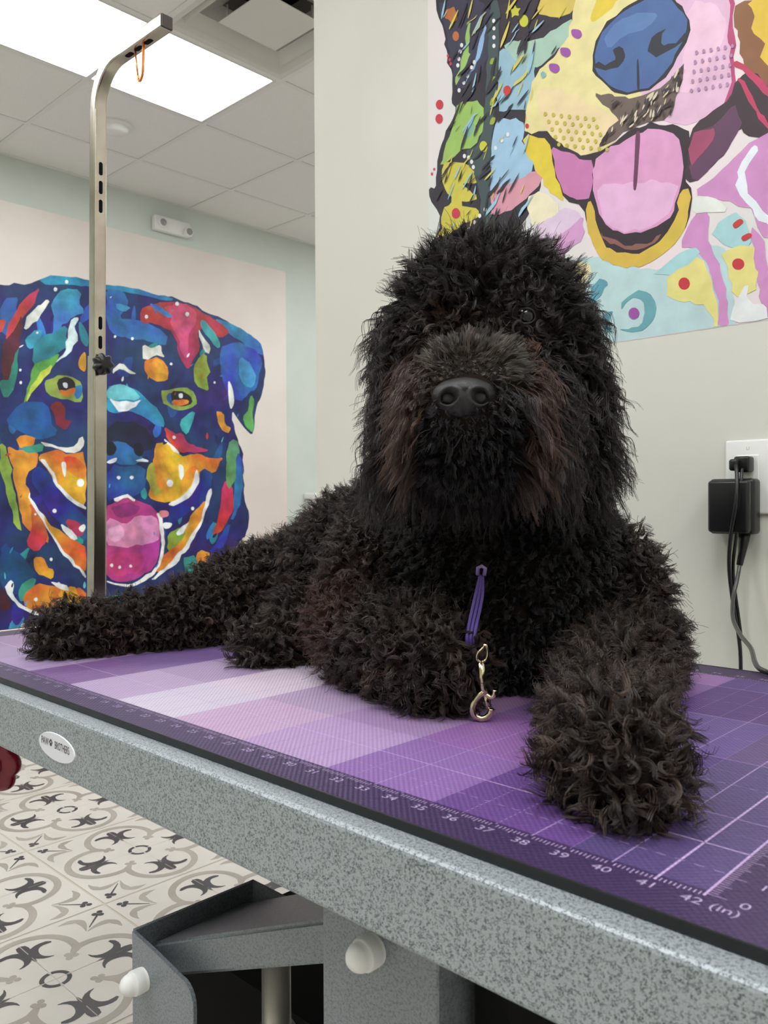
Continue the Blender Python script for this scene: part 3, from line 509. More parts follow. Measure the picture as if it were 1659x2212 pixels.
# ceiling: suspended grid of 24 inch tiles
GX, GY = -89.0, 53.3
LIGHTS = [(-89., 29.3), (-89., -66.7), (-17., -66.7), (31., -42.7), (79., -42.7), (-89., 125.3), (-17., 77.3)]  # first panel is in view; the unseen others are added to light the room
def in_light(x, y): return any(a <= x < a + 24 and b <= y < b + 48 for a, b in LIGHTS)
def in_vent(x, y): return -65.01 <= x < -41.01 and GY <= y < GY + 24
bm = nb()
xs = [GX + 24 * i for i in range(-2, 9)]; ys = [GY + 24 * i for i in range(-7, 7)]
for x in xs:
    for y in ys:
        if in_light(x + 1, y + 1) or in_vent(x + 1, y + 1): continue
        x0, x1, y0, y1 = max(x, XF), min(x + 24, XR), max(y, YN), min(y + 24, YB)
        if x1 <= x0 or y1 <= y0: continue
        box(bm, x0, x1, y0, y1, CE + .12 + TABLE_H, CE + .7 + TABLE_H)
ceiling = struct('ceiling', bm, m_ceil)
bm = nb()
for x in xs:
    if XF < x < XR: box(bm, x - .47, x + .47, YN, YB, CE - .06 + TABLE_H, CE + .12 + TABLE_H, .03, seg=1)
for y in ys:
    if YN < y < YB: box(bm, XF, XR, y - .47, y + .47, CE - .061 + TABLE_H, CE + .119 + TABLE_H, .03, seg=1)
for a, b, c, d in ((XF, XF + .9, YN, YB), (-9.78, XR, YW - .9, YW)): box(bm, a, b, c, d, CE - .07 + TABLE_H, CE + .12 + TABLE_H)
struct('trim_1', bm, m_tbar)
bm = nb(); box(bm, XF - 4, XR + 4, YN - 4, YB + 4, CE + 9 + TABLE_H, CE + 10 + TABLE_H); struct('ceiling_slab', bm, m_offw)
# ---- floor with its printed cement-look tiles (one printed cell = 15.8 inch, four 7.9 inch quarters)
TL = 15.8; FX0, FY0 = -26.0 - TL / 2, 26.6 - TL / 2
fv, ff, fm = [], [], []
def fpoly(pts, mi, z):
    o = len(fv); fv.extend([(x * S, y * S, z * S) for x, y in pts]); ff.append(tuple(range(o, o + len(pts)))); fm.append(mi)
def fstrip(pts, w, mi, z):
    n = len(pts); wl = w if isinstance(w, list) else [w] * n
    L, Rr = [], []
    for i, p in enumerate(pts):
        a = pts[max(i - 1, 0)]; b = pts[min(i + 1, n - 1)]; t = math.hypot(b[0] - a[0], b[1] - a[1]) or 1
        nx, ny = -(b[1] - a[1]) / t, (b[0] - a[0]) / t
        L.append((p[0] + nx * wl[i], p[1] + ny * wl[i])); Rr.append((p[0] - nx * wl[i], p[1] - ny * wl[i]))
    for i in range(n - 1): fpoly([L[i], Rr[i], Rr[i + 1], L[i + 1]], mi, z)
def bez(p0, p1, p2, n=8):
    return [((1 - t) ** 2 * p0[0] + 2 * t * (1 - t) * p1[0] + t * t * p2[0], (1 - t) ** 2 * p0[1] + 2 * t * (1 - t) * p1[1] + t * t * p2[1]) for t in [i / n for i in range(n + 1)]]
def cell(cx, cy):
    q = []; n0 = len(fv)
    def rot(pts, k):
        c, s = [(1, 0), (0, 1), (-1, 0), (0, -1)][k]; return [(cx + c * x - s * y, cy + s * x + c * y) for x, y in pts]
    for k in range(4):
        # lobe of the quatrefoil: arc from cusp to cusp, centred on the +x axis
        a = [(3.93 + 3.17 * math.cos(t), 3.17 * math.sin(t)) for t in [math.radians(-106 + 212 * i / 22) for i in range(23)]]
        fstrip(rot(a, k), .33, 1, .0118 + .0004 * k)
        # trefoil inside each cusp (diagonal)
        def D(u, v): c = math.sqrt(.5); return (c * (u - v), c * (u + v))
        for q_, (u, v, r) in enumerate(((2.75, 0, .27), (3.2, .3, .27), (3.2, -.3, .27))):
            fpoly(rot([D(u + r * math.cos(t * .785), v + r * math.sin(t * .785)) for t in range(8)], k), 1, .0136 + .0003 * q_)
        fstrip(rot([D(2.9, 0), D(4.5, 0)], k), [.1, .42], 1, .0134)
        # fleur-de-lis pointing outwards on the axis
        for sg in (1, -1):
            fpoly(rot([(3.2, .04 * sg), (4.0, .2 * sg), (4.8, .4 * sg), (5.7, .46 * sg), (6.15, .36 * sg), (6.3, .04 * sg)], k), 2, .0138)
            pts = [(4.3 + 1.15 * math.cos(t), (1.42 + 1.1 * math.sin(t)) * sg) for t in [math.radians(185 + 19 * i) for i in range(11)]] + [(5.25, 2.05 * sg)]
            fstrip(rot(pts, k), [.03, .1, .18, .26, .33, .37, .36, .32, .27, .23, .22, .1], 2, .0142 + .0003 * sg)
                    # ring segment at the centre
        fstrip(rot([(.95 * math.cos(t), .95 * math.sin(t)) for t in [math.radians(5 + 80 * i / 8) for i in range(9)]], k), .17, 2, .014)
        # corner ornament: dark trefoil with stem and two grey leaves, on the diagonal
        c0 = TL / 2 * math.sqrt(2)
        for q_, (u, v, r) in enumerate(((c0 - 1.3, 0, .26), (c0 - 1.75, .27, .26), (c0 - 1.75, -.27, .26))):
            fpoly(rot([D(u + r * math.cos(t * .785), v + r * math.sin(t * .785)) for t in range(8)], k), 2, .014 + .0003 * q_)
        fstrip(rot([D(c0 - 1.6, 0), D(c0 - 3.9, 0)], k), [.11, .04], 2, .0152)
        for sg in (1, -1):
            fstrip(rot([D(*p) for p in bez((c0 - 4.5, .05 * sg), (c0 - 3.1, .6 * sg), (c0 - 2.9, 1.3 * sg), 6) + bez((c0 - 2.9, 1.3 * sg), (c0 - 2.9, 2.0 * sg), (c0 - 3.7, 2.6 * sg), 6)[1:]], k),
                   [.03, .1, .18, .26, .32, .34, .28, .3, .32, .28, .2, .12, .03], 1, .0121 + .0002 * sg)
    # the four glazed quarters
    g = .018; h = TL / 2
    for i in (-1, 0):
        for j in (-1, 0):
            gx0 = .11 if i == -1 else g; gx1 = g if i == -1 else .11; gy0 = .11 if j == -1 else g; gy1 = g if j == -1 else .11
            fpoly([(cx + i * h + gx0, cy + j * h + gy0), (cx + (i + 1) * h - gx1, cy + j * h + gy0), (cx + (i + 1) * h - gx1, cy + (j + 1) * h - gy1), (cx + i * h + gx0, cy + (j + 1) * h - gy1)], 0, .0)
fpoly([(XF, YN), (XR, YN), (XR, YB), (XF, YB)], 3, -.03)
for i in range(-8, 10):
    for j in range(-9, 12):
        cx, cy = -26.0 + TL * i, 26.6 + TL * j
        if not (XF < cx - TL / 2 + 12 and cx < XR and YN < cy < YB): continue
        if i <= 3 and -4 <= j <= 5: cell(cx, cy)
        else:
            fpoly([(max(XF, cx - 7.8), cy - 7.8), (cx + 7.8, cy - 7.8), (cx + 7.8, cy + 7.8), (max(XF, cx - 7.8), cy + 7.8)], 0, 0)
floor = obj('floor', (fv, ff), [m_tile, m_tilegrey, m_tiledark, m_grout]); floor['kind'] = 'structure'
floor.data.polygons.foreach_set('material_index', fm)
# ------------------------------------------------------------ ceiling fixtures
LL = ['bright square edged LED panel in the ceiling in front of the sage wall', 'LED ceiling panel behind the camera near the far wall', 'LED ceiling panel above the grooming table aisle',
      'LED ceiling panel behind the camera to the right', 'LED ceiling panel furthest right behind the camera', 'LED ceiling panel deep in the room beyond the wall corner', 'LED ceiling panel hidden behind the white partition wall']
for k, (a, b) in enumerate(LIGHTS):
    t = thing('ceiling_light', LL[k], 'ceiling light', (a + 12, b + 24, CE), 0, 'LED panels in the suspended ceiling')
    bm = nb()
    for q in ((-11.6, 11.6, -23.6, -22.9), (-11.6, 11.6, 22.9, 23.6), (-11.6, -10.9, -22.9, 22.9), (10.9, 11.6, -22.9, 22.9)): box(bm, *q, -.02, .35)
    obj('frame', bm, m_offw, t)
    bm = nb(); box(bm, -10.9, 10.9, -22.9, 22.9, .08, .3); obj('diffuser', bm, m_glow, t)
# air vent with a dropped centre plate
t = thing('ceiling_vent', 'square white air diffuser with dropped centre plate and dark slots', 'vent', (-53, GY + 12, CE))
def ring(bm, a0, z0, a1, z1, th=.12):
    for k in range(4):
        c, s = [(1, 0), (0, 1), (-1, 0), (0, -1)][k]
        def P(x, y, z): return bm.verts.new(((c * x - s * y) * S, (s * x + c * y) * S, z * S))
        v = [P(a0, -a0, z0), P(a0, a0, z0), P(a1, a1, z1), P(a1, -a1, z1)]; bm.faces.new(v)
bm = nb(); ring(bm, 11.7, 0, 10.6, .0); ring(bm, 10.6, 0, 9.6, 1.1); ring(bm, 9.6, 1.1, 9.2, .3); ring(bm, 9.2, .3, 8.0, 1.9); ring(bm, 11.7, 0, 11.7, 2.2); ring(bm, 8, 1.9, 7.7, 2.2)
obj('frame', bm, m_offw, t)
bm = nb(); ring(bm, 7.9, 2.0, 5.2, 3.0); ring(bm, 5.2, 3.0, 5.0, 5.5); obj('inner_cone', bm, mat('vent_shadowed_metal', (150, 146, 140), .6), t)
bm = nb(); box(bm, -11.7, 11.7, -11.7, 11.7, 5.5, 5.7); obj('duct', bm, m_dark, t)
bm = nb(); box(bm, -5.6, 5.6, -5.6, 5.6, .35, .5, .06); 
for sx in (-4.6, 4.6):
    for sy in (-4.6, 4.6): box(bm, sx - .1, sx + .1, sy - .1, sy + .1, .5, 3.1)
obj('centre_plate', bm, m_offw, t)
t = thing('smoke_detector', 'round white smoke detector on the ceiling beside the steel pole', 'smoke detector', (-101.5, 65.7, CE + .1))
obj('base', lathe_data([(3.2, 0), (3.2, -.35), (2.9, -.5)], 32), m_white, t, True)
obj('cover', lathe_data([(2.4, -.5), (2.3, -1.2), (1.7, -1.6), (.3, -1.7)], 32), m_white, t, True)
# emergency light on the sage wall
t = thing('emergency_light', 'small white twin head emergency light high on the sage wall', 'emergency light', (XF, 95.4, 75.1))
bm = nb(); box(bm, 0, 1.8, -5.0, 5.0, -1.6, 2.0, .35); obj('housing', bm, m_white, t, True)
for yy, zz in ((-3.2, .1), (4.1, -.5)):
    h = obj('lamp_head', lathe_data([(1.15, 1.6), (1.2, 2.3), (1.05, 2.7), (.3, 2.75)], 24, 'x', (0, yy, zz)), m_white, t, True)
    obj('lens', lathe_data([(.85, 2.7), (.8, 2.85), (.2, 2.95)], 24, 'x', (0, yy, zz)), m_dgrey, h, True)
# small box on the far wall, half hidden by the corner
t = thing('wall_cabinet', 'white wall box with rounded lid on the far wall beside the corner', 'wall box', (XF, 143, 0))
bm = nb(); box(bm, 0, 4.0, -4.1, 5, -14, 8.4, .2); obj('body', bm, m_white, t)
bm = nb(); box(bm, 0, 4.8, -5.0, 6, 8.4, 10.3, .6, seg=4); obj('lid', bm, m_white, t, True)
# ------------------------------------------------------------ wall art
def smooth_poly(pts, it=2, jag=0., fr=.35):
    P = [Vector((a, b)) for a, b in pts]
    for _ in range(it):
        Q = []
        for i in range(len(P)):
            a, b = P[i], P[(i + 1) % len(P)]; Q += [a * .78 + b * .22, a * .22 + b * .78]
        P = Q
    if jag:
        Q = []
        for i in range(len(P)):
            a, b = P[i], P[(i + 1) % len(P)]; n = max(1, min(6, int((b - a).length / (jag * 2.5))))
            for k in range(n): Q.append(a.lerp(b, k / n))
        P = [p + Vector((noise.noise(Vector((p.x * fr, p.y * fr, 3.))), noise.noise(Vector((p.x * fr, p.y * fr, 9.))))) * jag * 1.6 for p in Q]
    return P
def artwork(name, art, place, jag, fr, m, clip, parent):
    vs, fs, cols = [], [], []
    for k, (c, flat) in enumerate(art):
        pts = [(flat[i], flat[i + 1]) for i in range(0, len(flat), 2)]
        small = max(p[0] for p in pts) - min(p[0] for p in pts) < jag * 8
        P = smooth_poly(pts, 2 if small else 1, 0 if small else jag, fr)
        P = [Vector((min(max(p.x, clip[0]), clip[1]), min(max(p.y, clip[2]), clip[3]))) for p in P]
        o = len(vs)
        for p in P: vs.append(place(p.x, p.y, (.03 + k * .0004)))
        fs.append(tuple(range(o, len(vs)))); cols.append(srgb(c))
    me = bpy.data.meshes.new(name); me.from_pydata(vs, [], fs); me.materials.append(m)
    at = me.color_attributes.new('paint', 'FLOAT_COLOR', 'CORNER'); data = []
    for p, c in zip(me.polygons, cols): data += [*c, 1.] * p.loop_total
    at.data.foreach_set('color', data)
    o = bpy.data.objects.new(name, me); COL.objects.link(o); o.parent = parent; return o
def paint_mat(name, scale, amt, rough=.5):
    m = mat(name, rough=rough); at = N(m, 'ShaderNodeAttribute', attribute_name='paint')
    tc = N(m, 'ShaderNodeTexCoord'); n = N(m, 'ShaderNodeTexNoise', Scale=scale, Detail=5.); K(m, tc.outputs['Object'], n.inputs['Vector'])
    n2 = N(m, 'ShaderNodeTexNoise', Scale=scale * .35, Detail=3.); K(m, tc.outputs['Object'], n2.inputs['Vector'])
    hs = N(m, 'ShaderNodeHueSaturation'); K(m, at.outputs['Color'], hs.inputs['Color'])
    def rng(src, lo, hi, dst):
        r = N(m, 'ShaderNodeMapRange'); r.inputs['From Min'].default_value = .3; r.inputs['From Max'].default_value = .7
        r.inputs['To Min'].default_value = lo; r.inputs['To Max'].default_value = hi; K(m, src, r.inputs['Value']); K(m, r.outputs[0], dst)
    rng(n.outputs['Fac'], 1 - amt, 1 + amt, hs.inputs['Value']); rng(n2.outputs['Fac'], .5 - amt * .1, .5 + amt * .1, hs.inputs['Hue'])
    K(m, hs.outputs['Color'], B(m).inputs['Base Color']); return m
m_pf = paint_mat('painted_print_far', 9., .45); m_pn = paint_mat('painted_print_near', 30., .08)
m_creamprint = noisy(mat('cream_print', rough=.5), (226, 214, 206), (236, 228, 220), 1.6, .35, .65, 4.)
m_pinkprint = noisy(mat('pale_pink_print', rough=.5), (214, 220, 214), (238, 222, 224), 3., .35, .65)
t = thing('wall_mural', 'large blue and orange painted dog face mural on the far wall', 'mural', (XF, 93, 27))
def place_far(a, b, d): return (d * S, (a - 93) * S, (b - 27) * S)
bm = nb(); box(bm, 0, .02, 20 - 93, 132.2 - 93, -26.9 - 27, 71.6 - 27); obj('backing', bm, m_creamprint, t)
def inside(x, y, P):
    c = False; n = len(P); j = n - 1
    for i in range(n):
        if (P[i][1] > y) != (P[j][1] > y) and x < (P[j][0] - P[i][0]) * (y - P[i][1]) / (P[j][1] - P[i][1]) + P[i][0]: c = not c
        j = i
    return c
def strokes(outline, n, cols, lmin, lmax, wr, ang, spread, rs):
    "loose brush strokes inside an outline"
    P = [(outline[i], outline[i + 1]) for i in range(0, len(outline), 2)]; out = []
    x0, x1, y0, y1 = min(p[0] for p in P), max(p[0] for p in P), min(p[1] for p in P), max(p[1] for p in P)
    while len(out) < n:
        x, y = rs.uniform(x0, x1), rs.uniform(y0, y1)
        if not inside(x, y, P): continue
        L = rs.uniform(lmin, lmax); w = L * wr * rs.uniform(.6, 1.4); a = ang + rs.uniform(-spread, spread); c, s = math.cos(a), math.sin(a)
        q = [(-L, 0), (-L * .5, w), (L * .3, w * .8), (L, w * .1), (L * .4, -w * .8), (-L * .4, -w)]
        f = []
        for u, v in q: f += [x + u * c - v * s, y + u * s + v * c]
        if all(inside(f[i], f[i + 1], P) for i in (0, 6)): out.append((rs.choice(cols), f))
    return out
rs = random.Random(5)
head_ = FAR_ART[0][1]
FAR_ART[1:1] = strokes(head_, 90, ['24408c', '1a2050', '2c5cab', '2f7fbe', '3a9cb8', '233a86', '18204a', '2a8f96'], 1.5, 4.5, .35, 1.2, .7, rs)
FAR_ART += strokes(head_, 45, ['ebeff0', '2f7fbe', '5cb8cc', '1a2050', 'd9a62c', 'c84a3c'], .35, 1.0, .3, 1.2, .9, rs)
dk = NEAR_ART[0][1]
NEAR_ART += strokes(dk, 130, ['241f2a', '2f2834', '241f2a', 'd8c858', '9ac4d8'], .35, 1.1, .12, .9, .5, rs)
mz = [a for a in NEAR_ART if a[0] == '6b5a52'][0][1]
NEAR_ART += strokes(mz, 90, ['241f24', 'd8cbb0', '3a3034'], .12, .38, .25, 1.0, .6, rs)
artwork('painting', FAR_ART, place_far, .42, .45, m_pf, (20, 132, -26.5, 71.4), t)
t = thing('wall_poster', 'colourful painted dog muzzle poster with pink tongue on the near wall', 'poster', (30, YW, 40))
bm = nb(); box(bm, 4.2 - 30, 66 - 30, -.02, 0, 18.35 - 40, 76 - 40); obj('backing', bm, m_pinkprint, t)
def place_near(a, b, d): return ((a - 30) * S, -d * S, (b - 40) * S)
artwork('painting', NEAR_ART, place_near, .16, 1.6, m_pn, (4.25, 65.9, 18.4, 75.9), t)
# ------------------------------------------------------------ outlet, plug, adapter, cables
t = thing('wall_outlet', 'white wall outlet plate behind the black plugs on the near wall', 'outlet', (29.75, YW, 9))
bm = nb(); box(bm, -1.38, 1.38, -.25, 0, -2.25, 2.25, .12); obj('cover_plate', bm, m_white, t, True)
bm = nb(); box(bm, -.66, .66, -.31, -.2, -1.32, 1.32, .05); r = obj('receptacle', bm, m_white, t)
for zz in (.75, -.75):
    for xx in (-.17, .17): bm = nb(); box(bm, xx - .03, xx + .03, -.325, -.30, zz - .12, zz + .14); obj('slot', bm, m_dark, r)
vs, fs = text_polys('U', .3); obj('screw_mark', ([(x * S, -.262 * S, (y + 1.62) * S) for x, y in vs], fs), mat('mark_grey', (190, 190, 188), .5), t)
t = thing('power_cable', 'black power cord with angled plug in the upper outlet socket', 'power cord', (29.75, YW, 9))
bm = nb(); box(bm, -.5, .42, -1.25, -.33, .28, 1.22, .14, seg=3); box(bm, -.62, -.1, -1.7, -.9, .35, 1.05, .15, seg=3); obj('plug', bm, m_black, t, True)
c = curve_pts([(-.38, -1.45, .7), (-.12, -1.75, .5), (.09, -2.2, -.58), (.06, -2.4, -1.94), (-.37, -2.0, -3.6), (-.69, -1.4, -5.3), (-.69, -1.0, -7.01), (-.52, -.8, -8.56), (-.34, -.7, -9.96), (-.25, -.7, -11.5), (-.3, -.5, -16), (-.3, -.5, -30)])
obj('cable', tube_data(c, .115, 10), m_black, t, True)
c = curve_pts([(.15, -1.6, .45), (.23, -2.0, -.58), (-.04, -1.9, -3.32), (-.47, -1.3, -5.02), (-.58, -.9, -6.45), (-.45, -.6, -8.3), (-.2, -.7, -9.9)]); obj('cable', tube_data(c, .1, 10), m_black, t, True)
t = thing('power_adapter', 'black power adapter block with grey cable on the outlet', 'power adapter', (29.3, YW, 7.2))
bm = nb(); box(bm, -1.42, 1.25, -1.5, -.33, -1.65, 1.68, .22, seg=4); ad = obj('body', bm, m_black, t, True)
bm = nb(); box(bm, -1.28, 1.15, -2.1, -1.45, -1.55, 1.58, .2, seg=4); obj('front_shell', bm, m_black, t, True)
obj('strain_relief', tube_data([(.55, -1.0, -1.5), (.5, -1.05, -2.1), (.42, -1.1, -2.8), (.35, -1.3, -3.5)], [.36, .3, .22, .18], 12), m_black, t, True)
c = curve_pts([(.42, -1.1, -2.8), (.36, -1.35, -3.6), (.42, -1.9, -4.4), (.48, -2.6, -5.3), (1.18, -4.5, -6.26), (2.73, -7.5, -6.7), (4.33, -10.5, -6.8), (5.49, -13.2, -6.95), (6.16, -14.3, -7.03), (7.15, -14.7, -7.08), (10, -14.9, -7.08), (15, -14.6, -7.08), (18.4, -14.0, -7.1), (18.9, -12, -9), (18.9, -11.6, -20), (18.9, -11.6, -33.8)])
obj('cable', tube_data(c, .115, 10), m_grey_cable, t, True)
DOG_BLOBS=[
('chest',(0.01, 2.5, 2.59),(5.6, 4.2, 3.6)),
('chest',(0.19, 3, 5.42),(5.1, 4.2, 4.2)),
('chest',(0.13, 0.5, 1.32),(3.2, 2.6, 2.0)),
('neck',(0.32, 2.5, 8.11),(4.1, 4.0, 3.9)),
('neck',(-0.19, 1, 10.43),(3.5, 3.7, 3.5)),
('shoulder_b',(5.5, 3.5, 2.9),(1.7, 3.0, 3.2)),
('shoulder',(-5.2, 4.5, 3.8),(2.2, 3.2, 3.0)),
('torso',(-2.64, 8, 4.88),(4.6, 5.0, 4.5)),
('torso',(-5.62, 11.5, 4.0),(4.4, 4.5, 4.0)),
('torso',(-8.75, 14, 2.71),(3.8, 4.2, 3.15)),
('torso',(-11.29, 15, 1.92),(3.0, 3.6, 3.1)),
('skull',(-1.18, -3, 14.09),(3.1, 3.2, 2.6)),
('skull',(-1.03, -2.5, 14.99),(2.6, 2.7, 2.0)),
('brow',(-2.05, -4.8, 13.39),(1.9, 1.6, 1.0)),
('cheek',(-1.53, -4.5, 11.3),(2.6, 2.4, 2.6)),
('jaw',(-1.99, -5.8, 9.56),(2.1, 2.0, 1.6)),
('earR',(-3.94, -2.7, 13.09),(0.7, 1.5, 2.2)),
('earR',(-4.07, -2.4, 10.76),(0.65, 1.4, 2.3)),
('earL',(1.76, -2.4, 13.35),(0.7, 1.5, 2.2)),
('earL',(2.33, -2.1, 10.91),(0.7, 1.4, 2.4)),
]
DOG_CHAINS=[
('muzzle',[(-1.67, -5, 11.48, 2.1), (-2.07, -6.5, 10.97, 1.95), (-2.31, -7.4, 10.64, 1.6)]),
('foreleg',[(6.09, 3, 1.1, 1.9), (3.82, -2.5, 0.92, 1.75), (2.12, -7.5, 0.94, 1.35), (1.1, -11.2, 1.03, 1.22)]),
('paw',[(1.1, -11.2, 1.03, 1.22), (0.77, -13.4, 1.21, 1.35), (0.68, -14.3, 1.1, 1.05)]),
('foreleg2',[(-6.35, 3.5, 2.42, 1.8), (-5.58, 1, 1.69, 1.75), (-4.1, -2.2, 1.79, 1.6), (-3.06, -4, 1.62, 1.45)]),
('torso',[(-11.29, 15, 1.92, 3.0), (-13.66, 13, 2.13, 2.1)]),
('hindleg',[(-12.16, 13.5, 2.35, 2.5), (-14.81, 11, 1.65, 1.7), (-17.1, 9.3, 1.26, 1.3), (-18.95, 8.3, 1.11, 1.15)]),
('hindpaw',[(-18.95, 8.3, 1.11, 1.15), (-20.28, 7.4, 1.08, 1.25), (-21.09, 7, 1.04, 1.12)]),
('thigh',[(-8.43, 10, 1.52, 2.2), (-9.35, 7, 0.89, 1.3)]),
('hindpaw2',[(-8.66, 7, 0.67, 1.25), (-10.03, 5.2, 0.85, 1.15), (-10.94, 4.7, 0.89, 0.98)]),
]
# ------------------------------------------------------------ grooming table
TX0, TX1, TY0, TY1 = -1.75, 47.0, -1.27, 21.85
tab = thing('grooming_table', 'electric grooming table with purple ruler mat and hammered grey steel frame', 'grooming table', (22, 10, -TABLE_H))
def TZ(z): return z + TABLE_H
def tbox(bm, x0, x1, y0, y1, z0, z1, **k): box(bm, x0 - 22, x1 - 22, y0 - 10, y1 - 10, TZ(z0), TZ(z1), **k)
# mat: colour blocks, ruler lines and numbers are flat prints in one mesh
mv, mf, mc = [], [], []
def mpoly(pts, c, z):
    o = len(mv); mv.extend([((x - 22) * S, (y - 10) * S, TZ(z) * S) for x, y in pts]); mf.append(tuple(range(o, o + len(pts)))); mc.append(c)
def mrect(x0, x1, y0, y1, c, z): mpoly([(x0, y0), (x1, y0), (x1, y1), (x0, y1)], c, z)
MARG = srgb((64, 48, 84)); LINE = srgb((196, 168, 214))
mrect(TX0, TX1, TY0, TY1, MARG, 0)
xb = [0, 3.5, 7, 11, 15, 19, 23, 27, 31, 35, 39, 42.0]
colw = [(152, 132, 160), (158, 135, 166), (162, 137, 172), (120, 92, 140), (176, 151, 182), (208, 195, 210), (184, 158, 188), (172, 140, 180), (144, 106, 164), (98, 72, 132), (94, 76, 120)]  # printed purples; pale middle bands also carry the wall's reflection in their colour
yb = [.12, 4.15, 8.6, 13.1, 17.95, 20.0]
for i in range(11):
    for j in range(5):
        a = np.array(colw[i], float); k = [0, -7, 5, -9, 3][j] + ((i * 7 + j * 13) % 5 - 2) * 2.5
        tint = np.array([3, -2, 1]) if (i + j) % 3 == 0 else np.array([-3, 0, 3])
        
        mrect(xb[i], xb[i + 1], yb[j], yb[j + 1], srgb(tuple(np.clip(a + k + tint, 0, 255))), .003)
def ml(x0, y0, x1, y1, w, c=LINE, z=.006, dash=0.):
    L = math.hypot(x1 - x0, y1 - y0); dx, dy = (x1 - x0) / L, (y1 - y0) / L
    t = 0.
    while t < L - 1e-6:
        e = min(L, t + (dash if dash else L))
        p, q = (x0 + dx * t, y0 + dy * t), (x0 + dx * e, y0 + dy * e)
        mpoly([(p[0] + dy * w, p[1] - dx * w), (q[0] + dy * w, q[1] - dx * w), (q[0] - dy * w, q[1] + dx * w), (p[0] - dy * w, p[1] + dx * w)], c, z)
        t += dash * 1.9 if dash else L
dim = srgb((150, 124, 176)); mid = srgb((172, 146, 198))
for u in range(0, 43):
    kind = {0: 2, 33: 2, 38: 2, 40: 2, 41: 3, 42: 3, 37: 1, 32: 1, 34: 1, 36: 1}.get(u, [0, 1, 0, 2, 0][u % 5])
    if 12 < u < 31 and kind: kind = 1 if u % 2 else 0
    if kind == 3: ml(u, -.12, u, 20.1, .028, LINE)
    elif kind == 2: ml(u, 0, u, 20, .018, mid)
    elif kind == 1: ml(u, 0, u, 20, .013, mid, dash=.1)
    else: ml(u, 0, u, 20, .008, dim)
for v, k in ((1.1, 1), (2.33, 3), (3.2, 0), (4.17, 2), (5.2, 0), (6.5, 1), (7.5, 0), (8.6, 2), (9.8, 0), (10.9, 1), (12.0, 0), (13.14, 3), (14.3, 0), (15.5, 1), (16.8, 0), (17.96, 3), (19, 0)):
    if k == 3: ml(0, v, 42, v, .02, LINE)
    elif k == 2: ml(30, v, 42, v, .016, mid); ml(0, v, 12, v, .012, mid)
    elif k == 1: ml(30, v, 42, v, .013, mid, dash=.22)
    else: ml(33, v, 42, v, .007, dim)
for u in range(0, 420):
    x = u / 10.
    h = .0 if u % 10 == 0 else (.19 if u % 5 == 0 else .13)
    ml(x, .02, x, .02 - h - .02, .012, LINE); ml(x, 20.0, x, 20.02 + h, .01, LINE)
for v in range(0, 200):
    y = v / 10.; h = .4 if v % 10 == 0 else (.3 if v % 5 == 0 else .2)
    ml(42, y, 42 + h, y, .009, LINE)
NUM = srgb((178, 158, 196))
def mtext(s, x, y, size):
    vs, fs = text_polys(s, size); o = len(mv)
    mv.extend([((x + a * 1.15 - 22) * S, (y + b - 10) * S, TZ(.006) * S) for a, b in vs])
    for q in fs: mf.append(tuple(i + o for i in q)); mc.append(NUM)
for u in range(1, 42):
    mtext(str(u), u - .02, -.52, .38); mtext(str(u), u - .02, 20.35, .38)
mtext('42 (in)', 42.25, -.55, .38)
for v in range(0, 20): mtext(str(v), 42.75, v - .16, .38)
me = bpy.data.meshes.new('ruler_mat'); me.from_pydata(mv, [], mf)
at = me.color_attributes.new('print', 'FLOAT_COLOR', 'CORNER'); data = []
for p, c in zip(me.polygons, mc): data += [*c, 1.] * p.loop_total
at.data.foreach_set('color', data)
mm = mat('printed_purple_mat', rough=.42, spec=.35); at = N(mm, 'ShaderNodeAttribute', attribute_name='print')
tc = N(mm, 'ShaderNodeTexCoord')
def weave(m, per, bstr, col_in):
    sp = N(m, 'ShaderNodeSeparateXYZ'); K(m, tc.outputs['Object'], sp.inputs[0]); out = []
    for sg in (1, -1):
        ad = N(m, 'ShaderNodeMath', operation='ADD' if sg > 0 else 'SUBTRACT'); K(m, sp.outputs[0], ad.inputs[0]); K(m, sp.outputs[1], ad.inputs[1])
        mu = N(m, 'ShaderNodeMath', operation='MULTIPLY'); mu.inputs[1].default_value = math.pi / (per * S); K(m, ad.outputs[0], mu.inputs[0])
        si = N(m, 'ShaderNodeMath', operation='COSINE'); K(m, mu.outputs[0], si.inputs[0]); out.append(si)
    pr = N(m, 'ShaderNodeMath', operation='ADD'); K(m, out[0].outputs[0], pr.inputs[0]); K(m, out[1].outputs[0], pr.inputs[1])
    mr = N(m, 'ShaderNodeMapRange'); mr.inputs['From Min'].default_value = -1.6; mr.inputs['From Max'].default_value = 1.6; K(m, pr.outputs[0], mr.inputs['Value'])
    b = N(m, 'ShaderNodeBump', Strength=bstr, Distance=.0009); K(m, mr.outputs[0], b.inputs['Height']); K(m, b.outputs['Normal'], B(m).inputs['Normal'])
    r = N(m, 'ShaderNodeMapRange'); r.inputs['To Min'].default_value = .8; r.inputs['To Max'].default_value = 1.1; K(m, mr.outputs[0], r.inputs['Value'])
    v = N(m, 'ShaderNodeVectorMath', operation='SCALE'); K(m, col_in, v.inputs[0]); K(m, r.outputs[0], v.inputs['Scale']); K(m, v.outputs[0], B(m).inputs['Base Color'])
weave(mm, .095, .4, at.outputs['Color'])
me.materials.append(mm)
o = bpy.data.objects.new('ruler_mat', me); COL.objects.link(o); o.parent = tab; o['label'] = 'purple printed rubber mat with ruler grid and numbers'
bm = nb(); tbox(bm, TX0, TX1, TY0, TY1, -.25, -.005); obj('tabletop', bm, m_black, tab)
bm = nb()
